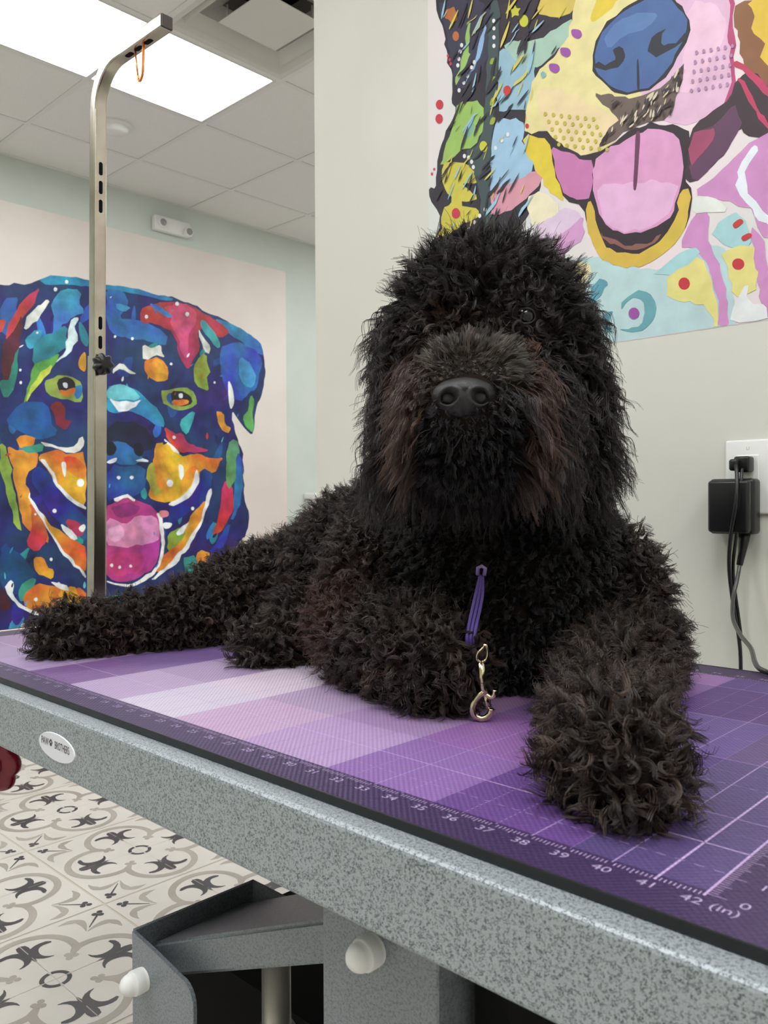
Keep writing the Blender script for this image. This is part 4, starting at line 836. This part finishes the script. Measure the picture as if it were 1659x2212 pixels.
for q in ((TX0 - .12, TX1, TY0 - .06, TY0), (TX0 - .12, TX1, TY1, TY1 + .12), (TX1, TX1 + .12, TY0 - .06, TY1 + .12)): tbox(bm, q[0], q[1], q[2], q[3], -.24, .015, bev=.025)
obj('black_edging', bm, m_blackr, tab, False)
bm = nb(); tbox(bm, TX0 - .5, TX0 - .02, TY0 - .1, TY1 + .1, -.4, .06, bev=.06); obj('end_trim', bm, m_chrome, tab)
bm = nb()
FY = -2.02
tbox(bm, TX0, TX1 + .4, FY, -.1, -2.58, -.255, bev=.14, seg=3); tbox(bm, TX0, TX1 + .4, 20.6, 22.6, -2.58, -.255, bev=.14, seg=3)
tbox(bm, TX0, 1.0, -.1, 20.6, -2.5, -.6); tbox(bm, TX1 - 1.6, TX1 + .4, -.1, 20.6, -2.5, -.6)
obj('apron_frame', bm, m_frame, tab)
# badge on the apron
bd = obj('badge', join_data(([((18.44 - 22 + 1.47 * math.cos(a)) * S, (FY - 10 - .035) * S, TZ(-1.5 + .5 * math.sin(a)) * S) for a in [2 * math.pi * k / 48 for k in range(48)]] +
      [((18.44 - 22 + 1.49 * math.cos(a)) * S, (FY - 10) * S, TZ(-1.5 + .52 * math.sin(a)) * S) for a in [2 * math.pi * k / 48 for k in range(48)]],
      [tuple(range(48))] + [(k, (k + 1) % 48, 48 + (k + 1) % 48, 48 + k) for k in range(48)])), mat('badge_white', (226, 228, 234), .3), tab)
bd['label'] = 'white oval badge lettered PAW BROTHERS'
lv, lf = [], []
def lput(vs, fs, ox, oz, sx=1., sz=1.):
    o = len(lv); lv.extend([((18.44 - 22 + ox + a * sx) * S, (FY - 10 - .045) * S, TZ(-1.5 + oz + b * sz) * S) for a, b in vs]); lf.extend([tuple(i + o for i in q) for q in fs])
v, f = text_polys('PAW', .36); lput(v, f, -.92, -.05, .78, 1.15)
v, f = text_polys('BROTHERS', .36); lput(v, f, .5, -.05, .68, 1.15)
def disc(cx, cy, rx, ry, n=12): return [(cx + rx * math.cos(2 * math.pi * k / n), cy + ry * math.sin(2 * math.pi * k / n)) for k in range(n)], [tuple(range(n))]
for q in ((-.42, .04, .085, .07), (-.53, .12, .035, .05), (-.46, .19, .035, .055), (-.38, .19, .035, .055), (-.31, .12, .035, .05)): lput(*disc(*q), 0, 0)
obj('lettering', (lv, lf), mat('badge_ink', (58, 44, 58), .5), bd)
# lower frame: lift column, scissor arm, bracket, motor shaft
def bolt(x, y, z, name='bolt_cap'):
    r = .43
    d = join_data(lathe_data([(r * .96, .0), (r, -.12), (r, -.42), (r * .93, -.48)], 24, 'y', (x - 22, y - 10, TZ(z))),
                  lathe_data([(r * .9, -.48), (r * .86, -.62), (r * .7, -.76), (r * .42, -.87), (.04, -.91)], 24, 'y', (x - 22, y - 10, TZ(z))))
    obj(name, d, m_white, tab, True)
for y0, y1 in ((-.5, 1.9), (19.2, 21.4)): bm = nb(); tbox(bm, 31.45, 35.6, y0, y1, -24.5, -2.6, bev=.1); obj('lift_column', bm, m_base, tab)
bolt(33.5, -.5, -4.05)
# plate with sloping top edge and rounded corner (front), joined by a back strap
def plate(y0, y1):
    prof = [(21.1, -25.5), (21.1, -8.02)]
    prof += [(22.6, -8.2), (24.2, -8.45)] + [(24.3 + .75 * math.sin(a), -9.2 + .75 * math.cos(a)) for a in [math.radians(15 * k) for k in range(1, 7)]] + [(25.05, -25.5)]
    n = len(prof); vs = [((x - 22) * S, (y - 10) * S, TZ(z) * S) for y in (y0, y1) for x, z in prof]
    return vs, [tuple(range(n)), tuple(range(n, 2 * n))[::-1]] + [(k, (k + 1) % n, n + (k + 1) % n, n + k) for k in range(n)]
bm = nb(); tbox(bm, 21.0, 21.15, -.4, 5.0, -10.0, -8.0); tbox(bm, 21.0, 23.6, 4.9, 5.05, -10.2, -8.0); 
tmp = bpy.data.meshes.new('tmp'); bm.to_mesh(tmp); bm.free()
strap = ([v.co.copy() for v in tmp.vertices], [tuple(p.vertices) for p in tmp.polygons]); bpy.data.meshes.remove(tmp)
obj('bracket', join_data(plate(-.5, -.36), strap), [m_base], tab)
bolt(21.9, -.5, -9.45)
# inclined box arm between the plates
def beam(x0, z0, x1, z1, y0, y1, h):
    t = Vector((x1 - x0, z1 - z0)).normalized(); n = Vector((-t.y, t.x)) * h
    q = [(x0, z0), (x1, z1), (x1 + n.x, z1 + n.y), (x0 + n.x, z0 + n.y)]
    bm = nb(); vv = [bm.verts.new(((x - 22) * S, (y - 10) * S, TZ(z) * S)) for y in (y0, y1) for x, z in q]
    for f in ((0, 1, 2, 3), (7, 6, 5, 4), (0, 4, 5, 1), (1, 5, 6, 2), (2, 6, 7, 3), (3, 7, 4, 0)): bm.faces.new([vv[i] for i in f])
    bmesh.ops.bevel(bm, geom=bm.edges[:], offset=.12 * S, segments=3, affect='EDGES'); return bm
obj('scissor_arm', beam(21.4, -9.95, 34.5, -4.2, .3, 4.6, 1.2), m_base, tab)
obj('scissor_arm', beam(21.4, -9.95, 34.5, -4.2, 15.4, 19.2, 1.2), m_base, tab)
bm = nb(); tbox(bm, 4, 40, 3, 18, -26.2, -24.4, bev=.2); tbox(bm, 13.2, 31, 6.5, 16, -24.4, -13.9); tbox(bm, 28, 40, 8.5, 9.5, -24.4, -8.5); tbox(bm, 36, 37, .5, 20, -24.4, -3.0); obj('base_frame', bm, m_dark, tab)  # base plate, plus black boxes added to fill the darkness under the table
for x in (5, 39):
    for y in (3.5, 17.5): bm = nb(); tbox(bm, x - .8, x + .8, y - .8, y + .8, -27, -26.2, bev=.1); obj('foot', bm, m_blackr, tab)
sh = obj('gas_shaft', lathe_data([(.5, TZ(-10.4)), (.5, TZ(-7.6))], 28, 'z', (26.3 - 22, 2.0 - 10, 0)), mat('satin_metal', (190, 186, 176), .35, .6), tab, True)
obj('shaft_collar', lathe_data([(.8, TZ(-12.2)), (.9, TZ(-11.4)), (.75, TZ(-10.6)), (.6, TZ(-10.35))], 28, 'z', (26.3 - 22, 2.0 - 10, 0)), m_black, sh, True)
# ------------------------------------------------------------ grooming arm
ga = thing('grooming_pole', 'chromed square steel grooming arm with slots clamped at the table end', 'grooming pole', (-2.85, 10.45, 0))
ga.rotation_euler = (0, math.radians(1.4), 0)
obj('sleeve', tube_data([(0, 0, -3.2), (0, 0, 17.2)], .47, 32, True, .8, up=(1, 0, 0)), m_chrome, ga)
path = [(0, 0, -2), (0, 0, 8), (0, 0, 20), (0, 0, 30), (0, 0, 32.9)] + [(2.7 - 2.7 * math.cos(a), 0, 32.9 + 2.7 * math.sin(a)) for a in [math.radians(9 * k) for k in range(1, 10)]] + [(2.7, 0, 35.6), (3.4, 0, 35.6), (6, 0, 35.6), (8.2, 0, 35.6)]
dv, df = tube_data(path, .405, 32, True, .8, up=(1, 0, 0)); up_ = obj('upper_post', (dv, df), m_chrome, ga)
for f in up_.data.polygons: f.use_smooth = 32.0 * S < f.center.z < 35.9 * S and f.center.x < 3.2 * S
def slot(cx, cy, cz, axis, L=.62, w=.12):
    pts = [(w * math.cos(a), L / 2 - w + w * math.sin(a)) for a in [math.pi * k / 8 for k in range(9)]] + [(w * math.cos(a), -L / 2 + w + w * math.sin(a)) for a in [math.pi + math.pi * k / 8 for k in range(9)]]
    if axis == 'x': vs = [((cx) * S, (cy + a) * S, (cz + b) * S) for a, b in pts]
    else: vs = [((cx + b) * S, (cy + a) * S, cz * S) for a, b in pts]
    return vs, [tuple(range(len(vs)))]
pr_ = .412
sl = [slot(pr_, 0, z, 'x', .85, .13) for z in (29.2, 28.0, 26.8, 18.4 + .9, 18.4 - .35)]
sl += [slot(x, 0, 35.6 - pr_, 'z', .8, .16) for x in (4.0, 5.1, 6.2)]
for q in sl: obj('slot', q, m_dark, up_)
bm = nb(); box(bm, 8.19, 8.27, -.37, .37, 35.23, 35.97, .05); obj('end_cap', bm, mat('cap_grey', (70, 64, 60), .5), ga)
kn = nb(); pts = []
def knob():
    n = 56; vs, fs = [], []
    for (rr, x) in ((.42, .46), (.56, .5), (.64, .62), (.64, .9), (.54, 1.02), (.25, 1.1)):
        for k in range(n):
            a = 2 * math.pi * k / n; r = rr * (1 + .13 * math.cos(7 * a)); vs.append((x * S, r * math.cos(a) * S, (16.6 + r * math.sin(a)) * S))
    for i in range(5):
        for k in range(n): fs.append((i * n + k, i * n + (k + 1) % n, (i + 1) * n + (k + 1) % n, (i + 1) * n + k))
    fs.append(tuple(range(n))); fs.append(tuple(5 * n + k for k in range(n))); return vs, fs
kn.free(); obj('clamp_knob', knob(), m_black, ga, True)
# carabiner hanging from the arm slots
cb = thing('carabiner', 'small orange and copper carabiner hooked through the grooming arm slots', 'carabiner', (3.2, 10.4, 33.15))
pts = curve_pts([(-.5, 0, 1.95), (-.45, .0, 2.35), (-.1, 0, 2.6), (.35, 0, 2.55), (.55, 0, 2.2), (.5, 0, 1.3), (.42, 0, .3), (.3, 0, .02), (.12, 0, -.12), (-.08, 0, .0), (-.14, 0, .25)], 6)
obj('body', tube_data(pts, .085, 10), m_orange, cb, True)
obj('gate', tube_data([(-.14, 0, .25), (-.28, 0, 1.0), (-.45, 0, 1.95)], .06, 8), m_orange, cb, True)
# red disc seen under the table edge
rd = thing('petal_disc', 'translucent dark red scalloped plastic disc with grey rimmed hole below the table edge', 'plastic disc', (4.0, .9, -5.9))
rd.rotation_euler = (math.radians(12), 0, math.radians(42))
m_red = mat('translucent_red_plastic', (150, 26, 52), .2); B(m_red).inputs['Transmission Weight'].default_value = .35; B(m_red).inputs['Alpha'].default_value = 1.
n = 72; vs, fs = [], []
for (rr, y) in ((1.15, .3), (1.45, .22), (1.53, 0), (1.45, -.22), (1.15, -.3), (.8, -.22)):
    for k in range(n):
        a = 2 * math.pi * k / n; r = rr * (1 + .16 * abs(math.cos(3.5 * a))) if rr > 1 else rr
        vs.append((r * math.cos(a) * S, y * S, r * math.sin(a) * S))
for i in range(5):
    for k in range(n): fs.append((i * n + k, i * n + (k + 1) % n, (i + 1) * n + (k + 1) % n, (i + 1) * n + k))
fs.append(tuple(range(n))); fs.append(tuple(5 * n + k for k in range(n)))
obj('petals', (vs, fs), m_red, rd, True)
obj('grey_ring', lathe_data([(.75, -.2), (.75, -.42), (.6, -.5), (.42, -.48), (.4, -.3)], 32, 'y'), mat('ring_grey', (120, 116, 116), .4), rd, True)
obj('hole', lathe_data([(.41, -.36), (.4, -.38)], 24, 'y'), m_dark, rd)
obj('bracket_rod', tube_data([(0, .25, 0), (0, .4, .4), (0, .4, 3.0)], .25, 12), m_dark, rd, True)
# ------------------------------------------------------------ the dog
DYAW = 0.7637976524
dog_loc = W(28.61, 12.27, 0)
parts = []      # (name, [(centre, (rx,ry,rz))]) in dog-local inches: x to its left, y towards its tail, z up
for n_, c, r in DOG_BLOBS: parts.append((n_, Vector(c), Vector(r)))
for n_, ch in DOG_CHAINS:
    for a, b in zip(ch, ch[1:]):
        L = (Vector(b[:3]) - Vector(a[:3])).length; k = max(2, int(L / .35))
        for i in range(k + 1):
            t = i / k; r = a[3] * (1 - t) + b[3] * t; parts.append((n_, Vector(a[:3]).lerp(Vector(b[:3]), t), Vector((r, r, r))))
bm = nb()
for n_, c, r in parts:
    bmesh.ops.create_icosphere(bm, subdivisions=3, radius=1., matrix=Matrix.Translation(c * S) @ Matrix.Diagonal((*(r * S), 1)))
for v in bm.verts: v.co.z = max(v.co.z, .12 * S)
me = bpy.data.meshes.new('tmp_body'); bm.to_mesh(me); bm.free()
tmp = bpy.data.objects.new('tmp_body', me); COL.objects.link(tmp)
md = tmp.modifiers.new('r', 'REMESH'); md.mode = 'VOXEL'; md.voxel_size = .24 * S; md.use_smooth_shade = True
sm = tmp.modifiers.new('s', 'SMOOTH'); sm.factor = .5; sm.iterations = 7
bpy.context.view_layer.update()
dg = bpy.context.evaluated_depsgraph_get(); bmesh_body = bpy.data.meshes.new_from_object(tmp.evaluated_get(dg))
bpy.data.objects.remove(tmp)
for v in bmesh_body.vertices: v.co.z = max(v.co.z, .1 * S)
bmesh_body.name = 'dog'
m_skin = mat('dog_undercoat', (30, 24, 21), .9, spec=.1)
bmesh_body.materials.clear(); bmesh_body.materials.append(m_skin)
dog = bpy.data.objects.new('dog', bmesh_body); COL.objects.link(dog)
dog.location = dog_loc; dog.rotation_euler = (0, 0, DYAW)
tag(dog, 'black curly coated dog lying on the purple table mat facing the camera', 'dog')
# roots on the skin
def arr(a): return np.array(a, dtype=np.float64)
me = bmesh_body; me.calc_loop_triangles()
V = np.empty(len(me.vertices) * 3); me.vertices.foreach_get('co', V); V = V.reshape(-1, 3) / S
T = np.empty(len(me.loop_triangles) * 3, dtype=np.int64); me.loop_triangles.foreach_get('vertices', T); T = T.reshape(-1, 3)
VN = np.empty(len(me.vertices) * 3); me.vertices.foreach_get('normal', VN); VN = VN.reshape(-1, 3)
rng = np.random.default_rng(11)
A = np.linalg.norm(np.cross(V[T[:, 1]] - V[T[:, 0]], V[T[:, 2]] - V[T[:, 0]]), axis=1) / 2
def sample(n, wt):
    p = A * wt; p = p / p.sum(); t = rng.choice(len(T), n, p=p)
    u = rng.random((n, 1)); v = rng.random((n, 1)); f = (u + v) > 1; u = np.where(f, 1 - u, u); v = np.where(f, 1 - v, v)
    a, b, c = V[T[t, 0]], V[T[t, 1]], V[T[t, 2]]; na, nb_, nc = VN[T[t, 0]], VN[T[t, 1]], VN[T[t, 2]]
    P = a + (b - a) * u + (c - a) * v; Nn = na + (nb_ - na) * u + (nc - na) * v
    return P, Nn / np.linalg.norm(Nn, axis=1, keepdims=True)
REG = ['body', 'chest', 'leg', 'paw', 'top', 'ear', 'bridge', 'beard', 'chin', 'face']
rmap = dict(chest='chest', neck='chest', shoulder='leg', shoulder_b='body', torso='body', skull='top', brow='face', cheek='ear', jaw='chin', earR='ear', earL='ear', muzzle='beard',
            foreleg='leg', paw='paw', foreleg2='leg', hindleg='leg', hindpaw='paw', thigh='body', hindpaw2='paw')
PC = arr([p[1][:] for p in parts]); PR = arr([p[2][:] for p in parts]); PG = np.array([REG.index(rmap[p[0]]) for p in parts])
NOSE = arr((-2.52, -8.75, 10.95)); EYE = arr((-.22, -5.75, 13.85)); EYER = arr((-3.78, -5.4, 13.7))
def region(P):
    out = np.empty(len(P), dtype=int)
    for s in range(0, len(P), 20000):
        q = P[s:s + 20000]; d = np.linalg.norm((q[:, None, :] - PC[None]) / PR[None], axis=2) - 1; d = d * PR.mean(axis=1)[None]
        out[s:s + 20000] = PG[d.argmin(axis=1)]
    mz = (np.abs(P[:, 0] + 2.0) < 2.05) & (P[:, 1] < -4.0) & (P[:, 2] > 8.2) & (P[:, 2] < 13.2)
    dn = np.linalg.norm((P - NOSE) * arr((1, .8, 1)), axis=1)
    br = mz & (P[:, 2] > 11.3) & (np.abs(P[:, 0] - (-2.0)) < 1.5)
    ch = mz & (P[:, 2] < 10.4) & (np.abs(P[:, 0] + 2.2) < 1.5)
    out[mz & np.isin(out, [4, 5, 9, 8, 7])] = REG.index('beard'); out[br] = REG.index('bridge'); out[ch] = REG.index('chin')
    return out
# length, curl radius, turns, clump tightness, droop, clump count per sq inch share, jitter
PAR = {'body': (.95, .14, 1.4, .84, .25, .6), 'chest': (.7, .09, 1.2, .75, .35, .4), 'leg': (.92, .14, 1.5, .84, .2, .9), 'paw': (.92, .16, 1.4, .84, .35, .9),
       'top': (1.1, .15, .9, .78, .2, .65), 'ear': (1.9, .14, 1.7, .84, 2.4, .3), 'bridge': (.5, .03, .6, .5, .1, .25), 'beard': (1.35, .09, .9, .8, 1.3, .25),
       'chin': (.5, .05, .8, .5, .6, .3), 'face': (.7, .08, .9, .7, .4, .4)}
# coat colour of the hair itself: black on head and chest, dark brown on the legs, rusty on the muzzle sides
CO = {'body': (50, 39, 34), 'chest': (30, 27, 28), 'leg': (50, 38, 31), 'paw': (50, 38, 31), 'top': (34, 28, 27), 'ear': (34, 27, 26), 'bridge': (64, 55, 48), 'beard': (86, 58, 45), 'chin': (24, 22, 25), 'face': (50, 39, 33)}
TP = arr([PAR[k] for k in REG]); TC = arr([srgb(CO[k]) for k in REG])
def comb(P, Nn, reg):
    "lay direction of the coat at each root"
    D = Nn.copy(); down = arr((0, 0, -1.))
    D += down * TP[reg, 4][:, None]
    side = np.sign(P[:, 0] + 2.1)[:, None]
    bd = reg == REG.index('beard'); D[bd] += (arr((.3, -.25, -.7)) * np.c_[side[bd], np.ones(bd.sum()), np.ones(bd.sum())])
    bg = reg == REG.index('bridge'); v = P[bg] - (NOSE + arr((0, 1.2, 1.0))); v /= np.linalg.norm(v, axis=1, keepdims=True) + 1e-6; D[bg] = D[bg] * .35 + v * .8 + arr((0, .4, .1))
    tp = reg == REG.index('top'); D[tp] += arr((0, .15, .25)) * 1.0
    D[tp] += (P[tp] - arr((-1.2, -2, 15.5))) * arr((.16, .0, .0))
    e = reg == REG.index('ear'); D[e] += arr((.25, -.2, 0)) * np.c_[side[e], np.ones(e.sum()), np.ones(e.sum())]
    # the coat of trunk and legs lies towards the tail / down
    b = np.isin(reg, [0, 1, 2]); D[b] += arr((-.25, .1, -.25))
    return D / np.linalg.norm(D, axis=1, keepdims=True)
DENS = 1.0
wt = np.ones(len(T)); cen = V[T].mean(axis=1)
wt[cen[:, 2] < .2] = .05; wt[(cen[:, 2] > 8) & (cen[:, 1] < 1)] = 1.5; wt[(cen[:, 1] > 10)] *= .8
NS = int(DENS * 200000); NC = int(17000)
Cp, Cn = sample(NC, wt); Creg = region(Cp)
P, Nn = sample(NS, wt)
kd = kdtree.KDTree(NC)
for i, p in enumerate(Cp): kd.insert(p, i)
kd.balance()
ci = np.fromiter((kd.find(p)[1] for p in P), dtype=np.int64, count=NS)
de = np.minimum(np.linalg.norm(P - EYE, axis=1), np.linalg.norm(P - EYER, axis=1) + .35)
de = np.linalg.norm(P - EYE, axis=1); keep = (de > .55) & (np.linalg.norm((P - NOSE) * arr((.72, .8, 1.3)), axis=1) > .68)
P, Nn, ci = P[keep], Nn[keep], ci[keep]; n = len(P)
reg = Creg[ci]
K_ = 10; t = np.linspace(0, 1, K_)
# per clump path
cl = TP[Creg, 0] * rng.uniform(.75, 1.25, NC); cr = TP[Creg, 1] * rng.uniform(.6, 1.35, NC); ct = TP[Creg, 2] * rng.uniform(.6, 1.4, NC)
dz = np.linalg.norm(Cp - EYE, axis=1); cl = np.where(dz < 1.5, cl * .38, cl); 
dn = np.linalg.norm(Cp - NOSE, axis=1); cl = np.where(dn < 1.6, cl * np.clip((dn - .5) / 1.6, .2, 1), cl)
hang = (Creg == REG.index('beard')) & (Cp[:, 2] < 11); cl = np.where(hang, cl * 1.1, cl)
tips = (Creg == REG.index('ear')) & (Cp[:, 2] < 10.6); cl = np.where(tips, cl * 1.25, cl)
jit = rng.normal(size=(NC, 3)) * TP[Creg, 5][:, None]
Dr = comb(Cp, Cn, Creg) + jit * .8; Dr /= np.linalg.norm(Dr, axis=1, keepdims=True)
D0 = Cn * .6 + Dr * .7; D0 /= np.linalg.norm(D0, axis=1, keepdims=True)
D1 = Dr.copy(); D1[:, 2] -= TP[Creg, 4] * .5; D1 /= np.linalg.norm(D1, axis=1, keepdims=True)
ax = np.cross(Dr, rng.normal(size=(NC, 3))); ax /= np.linalg.norm(ax, axis=1, keepdims=True) + 1e-9; ay = np.cross(Dr, ax)
ph = rng.uniform(0, 2 * np.pi, NC); hand = rng.choice([-1, 1], NC)
tt = t[None, :, None]
path = cl[:, None, None] * (D0[:, None] * (tt - tt ** 2 / 2) + D1[:, None] * (tt ** 2 / 2)) * 1.05
ang = ph[:, None] + hand[:, None] * 2 * np.pi * ct[:, None] * t[None]
rad = cr[:, None] * np.minimum(1, t[None] * 2.6)
hel = rad[..., None] * (ax[:, None] * (np.cos(ang) - np.cos(ph)[:, None] * (1 - t))[..., None] + ay[:, None] * (np.sin(ang) - np.sin(ph)[:, None] * (1 - t))[..., None])
path = path + hel
tight = np.minimum(.96, TP[reg, 3] * rng.uniform(.8, 1.05, n))
lenv = rng.uniform(.72, 1.08, n)
off = P - Cp[ci]
pos = Cp[ci][:, None] + path[ci] * lenv[:, None, None] + off[:, None] * (1 - tight[:, None] * np.minimum(1, t[None] * 2.2) ** .9)[..., None]
pos += rng.normal(size=(n, 1, 3)) * (.025 * t[None, :, None])
# stray fly-away hairs
fly = rng.random(n) < .04
pos[fly] += (rng.normal(size=(fly.sum(), 1, 3)) * .2 + Nn[fly][:, None] * .15) * (t[None, :, None] ** 1.6)
pos[:, 0] = P - Nn * .04
pos[..., 2] = np.maximum(pos[..., 2], .05 + .03 * rng.random((n, 1)))
colr = TC[reg] * np.exp(rng.normal(size=(NC, 1)) * .38)[ci] * np.exp(rng.normal(size=(n, 1)) * .12)
# red-brown tinge on the outer side of the folded foreleg and on the beard
w = np.clip(1 - np.linalg.norm((P - arr((-7.0, 1.5, 2.6))) / arr((2.6, 3.5, 3.0)), axis=1), 0, 1)[:, None]
colr = colr * (1 - w) + arr(srgb((78, 50, 44))) * w
# dark inner beard under the nose, rusty at both outer edges
bd = (reg == REG.index('beard')); x_ = np.clip((np.abs(P[:, 0] + 2.1) - 1.1) / 1.2, 0, 1)[:, None]; lo = arr(srgb((30, 25, 26)))
colr = np.where(bd[:, None], lo * (1 - x_) + colr * x_, colr)
rad_ = np.empty((n, K_)); rr = rng.uniform(.0095, .0135, n) * np.where(np.isin(reg, [4, 5, 7]), .85, 1.)
rad_[:] = rr[:, None] * np.clip(1.1 - t[None] * .65, .2, 1)
cv = bpy.data.hair_curves.new('coat'); cv.add_curves([K_] * n)
cv.attributes['position'].data.foreach_set('vector', (pos * S).astype(np.float32).ravel())
ra = cv.attributes.get('radius') or cv.attributes.new('radius', 'FLOAT', 'POINT'); ra.data.foreach_set('value', (rad_ * S).astype(np.float32).ravel())
ca = cv.attributes.new('hair_color', 'FLOAT_COLOR', 'CURVE'); ca.data.foreach_set('color', np.c_[colr, np.ones(n)].astype(np.float32).ravel())
m_hair = mat('dog_hair', (40, 33, 30), .36, spec=.45); at = N(m_hair, 'ShaderNodeAttribute', attribute_name='hair_color'); K(m_hair, at.outputs['Color'], B(m_hair).inputs['Base Color'])
cv.materials.append(m_hair)
coat = bpy.data.objects.new('coat', cv); COL.objects.link(coat); coat.parent = dog; coat['kind'] = 'stuff'; coat['label'] = 'curly black and dark brown hair'
# nose leather, nostrils, eyes
m_nose = noisy(mat('nose_leather', rough=.5, spec=.5), (26, 25, 27), (36, 34, 35), 900., .4, .6, 2., .6, .0005)
bm = nb(); bmesh.ops.create_icosphere(bm, subdivisions=5, radius=1.)
for v in bm.verts:
    x, y, z = v.co; w_ = 1. - .28 * max(0, -z); X = x * 1.0 * w_; Z = z * .72; Y = y * .62
    if z > .3: Z = .3 * .72 + (z - .3) * .5
    Y -= .1 * max(0, 1 - abs(x)) * (1 if y < 0 else 0)
    for sx in (-1, 1):
        d = math.hypot((X - sx * .46) / .235, (Z + .12) / .2)
        if d < 1.6 and y < .3: Y += .32 * max(0, 1 - d * d * .55) - .06 * math.exp(-((d - 1.25) / .22) ** 2)
        d2 = math.hypot((X - sx * .8) / .26, (Z + .2) / .09)
        if d2 < 1 and y < .4: Y += .14 * (1 - d2)
    if abs(X) < .09 and Z < .05 and y < 0: Y += .09 * (1 - abs(X) / .09)
    v.co = Vector((X, Y, Z)) * S
nose = obj('nose', bm, m_nose, dog, True, loc=Vector((-2.52, -8.5, 10.8)) * S); nose.rotation_euler = (math.radians(-8), 0, math.radians(-4))
no = nb()
for sx in (-1, 1): bmesh.ops.create_icosphere(no, subdivisions=3, radius=.2 * S, matrix=Matrix.Translation(Vector((sx * .46, -.37, -.12)) * S) @ Matrix.Diagonal((1, .35, .85, 1)))
obj('nostril', no, mat('nostril_dark', (6, 6, 7), .7), nose, True)
m_eye = mat('dark_eye', (10, 7, 6), .05, spec=.45)
m_lid = mat('eyelid_skin', (20, 16, 16), .5)
for k, (ex, ey, ez) in enumerate(((-.22, -5.75, 13.85), (-3.78, -5.15, 13.7))):
    bm = nb(); bmesh.ops.create_icosphere(bm, subdivisions=4, radius=.37 * S); e = obj('eye', bm, m_eye, dog, True, loc=Vector((ex, ey, ez)) * S)
    rim = [q * .88 for q in curve_pts([(-.44, -.02, .02), (-.2, -.28, -.26), (.12, -.3, -.3), (.42, -.08, -.08), (.3, -.25, .2), (0, -.32, .27), (-.3, -.22, .18), (-.44, -.02, .02)], 5)]
    obj('eyelid', tube_data(rim, .045, 8), m_lid, e, True)
# claws on the near hind paw
cw = []
for (x, y, z) in ((-11.6, 4.2, .45), (-11.3, 3.8, .4), (-10.9, 3.6, .4)):
    cw.append(tube_data(curve_pts([(x + .3, y + .3, z + .1), (x, y, z), (x - .18, y - .2, z - .28)], 4), [.12, .12, .115, .11, .1, .09, .07, .05, .03], 8))
obj('claw', join_data(*cw), mat('claw_horn', (70, 64, 58), .35), dog, True)
# ------------------------------------------------------------ grooming loop with snap clip, hanging down the chest
gl = thing('grooming_loop', 'purple cord grooming loop with nickel snap clip hanging down the dog chest', 'grooming loop', (0, 0, 0))
gl.location = dog_loc; gl.rotation_euler = (0, 0, DYAW)
def rel(*p): return p
top, bot = (-1.40, -3.35, 4.85), (-1.95, -4.55, 2.35)
for k, o_ in enumerate((-.13, 0.0, .13)):
    c = curve_pts([(top[0] + o_ * .3, top[1], top[2]), (top[0] - .15 + o_, top[1] - .35, top[2] - .8), (bot[0] + .02 + o_, bot[1] - .05, bot[2] + .5), (bot[0] + .06 + o_ * .8, bot[1], bot[2])] + ([(bot[0] + .28, bot[1] + .1, bot[2] - .28)] if o_ >= 0 else []), 6)
    obj('cord', tube_data(c, .062, 10), m_purple, gl, True)
obj('cord_slider', tube_data([(top[0] - .14, top[1] - .02, top[2] + .02), (top[0] - .14, top[1] - .1, top[2] + .28), (top[0], top[1] - .12, top[2] + .36), (top[0] + .13, top[1] - .1, top[2] + .26), (top[0] + .1, top[1] - .05, top[2])], .075, 10), mat('lilac_glossy_plastic', (150, 128, 186), .2), gl, True)
cx, cy, cz = -1.62, -5.6, .02
sc = obj('snap_clip', tube_data([(-.06, .12, 2.0), (-.03, .1, 1.5), (.03, .06, 1.1), (.06, .04, .92)], [.12, .14, .13, .12], 12), m_gold, gl, True, loc=Vector((cx, cy, cz)) * S)
hk = curve_pts([(.02, .04, .98), (-.15, .04, .86), (-.33, .02, .62), (-.38, 0, .4), (-.3, 0, .2), (-.1, -.02, .1), (.1, -.02, .13), (.24, 0, .28), (.28, 0, .42)], 5)
obj('hook', tube_data(hk, .11, 12), m_gold, sc, True)
obj('bolt', tube_data([(.06, .04, .95), (.17, .01, .42)], .075, 10), m_gold, sc, True)
obj('thumb_lever', tube_data(curve_pts([(.08, .03, .92), (.26, -.02, .82), (.36, -.05, .9), (.4, -.05, 1.08)], 4), .085, 8), m_gold, sc, True)
obj('swivel_eye', tube_data(curve_pts([(-.06, .12, 2.0), (-.2, .12, 2.12), (-.16, .12, 2.32), (.02, .12, 2.5), (.1, .12, 2.62), (.18, .12, 2.35), (.12, .12, 2.1), (-.02, .12, 2.02)], 4), .05, 8), m_gold, sc, True)
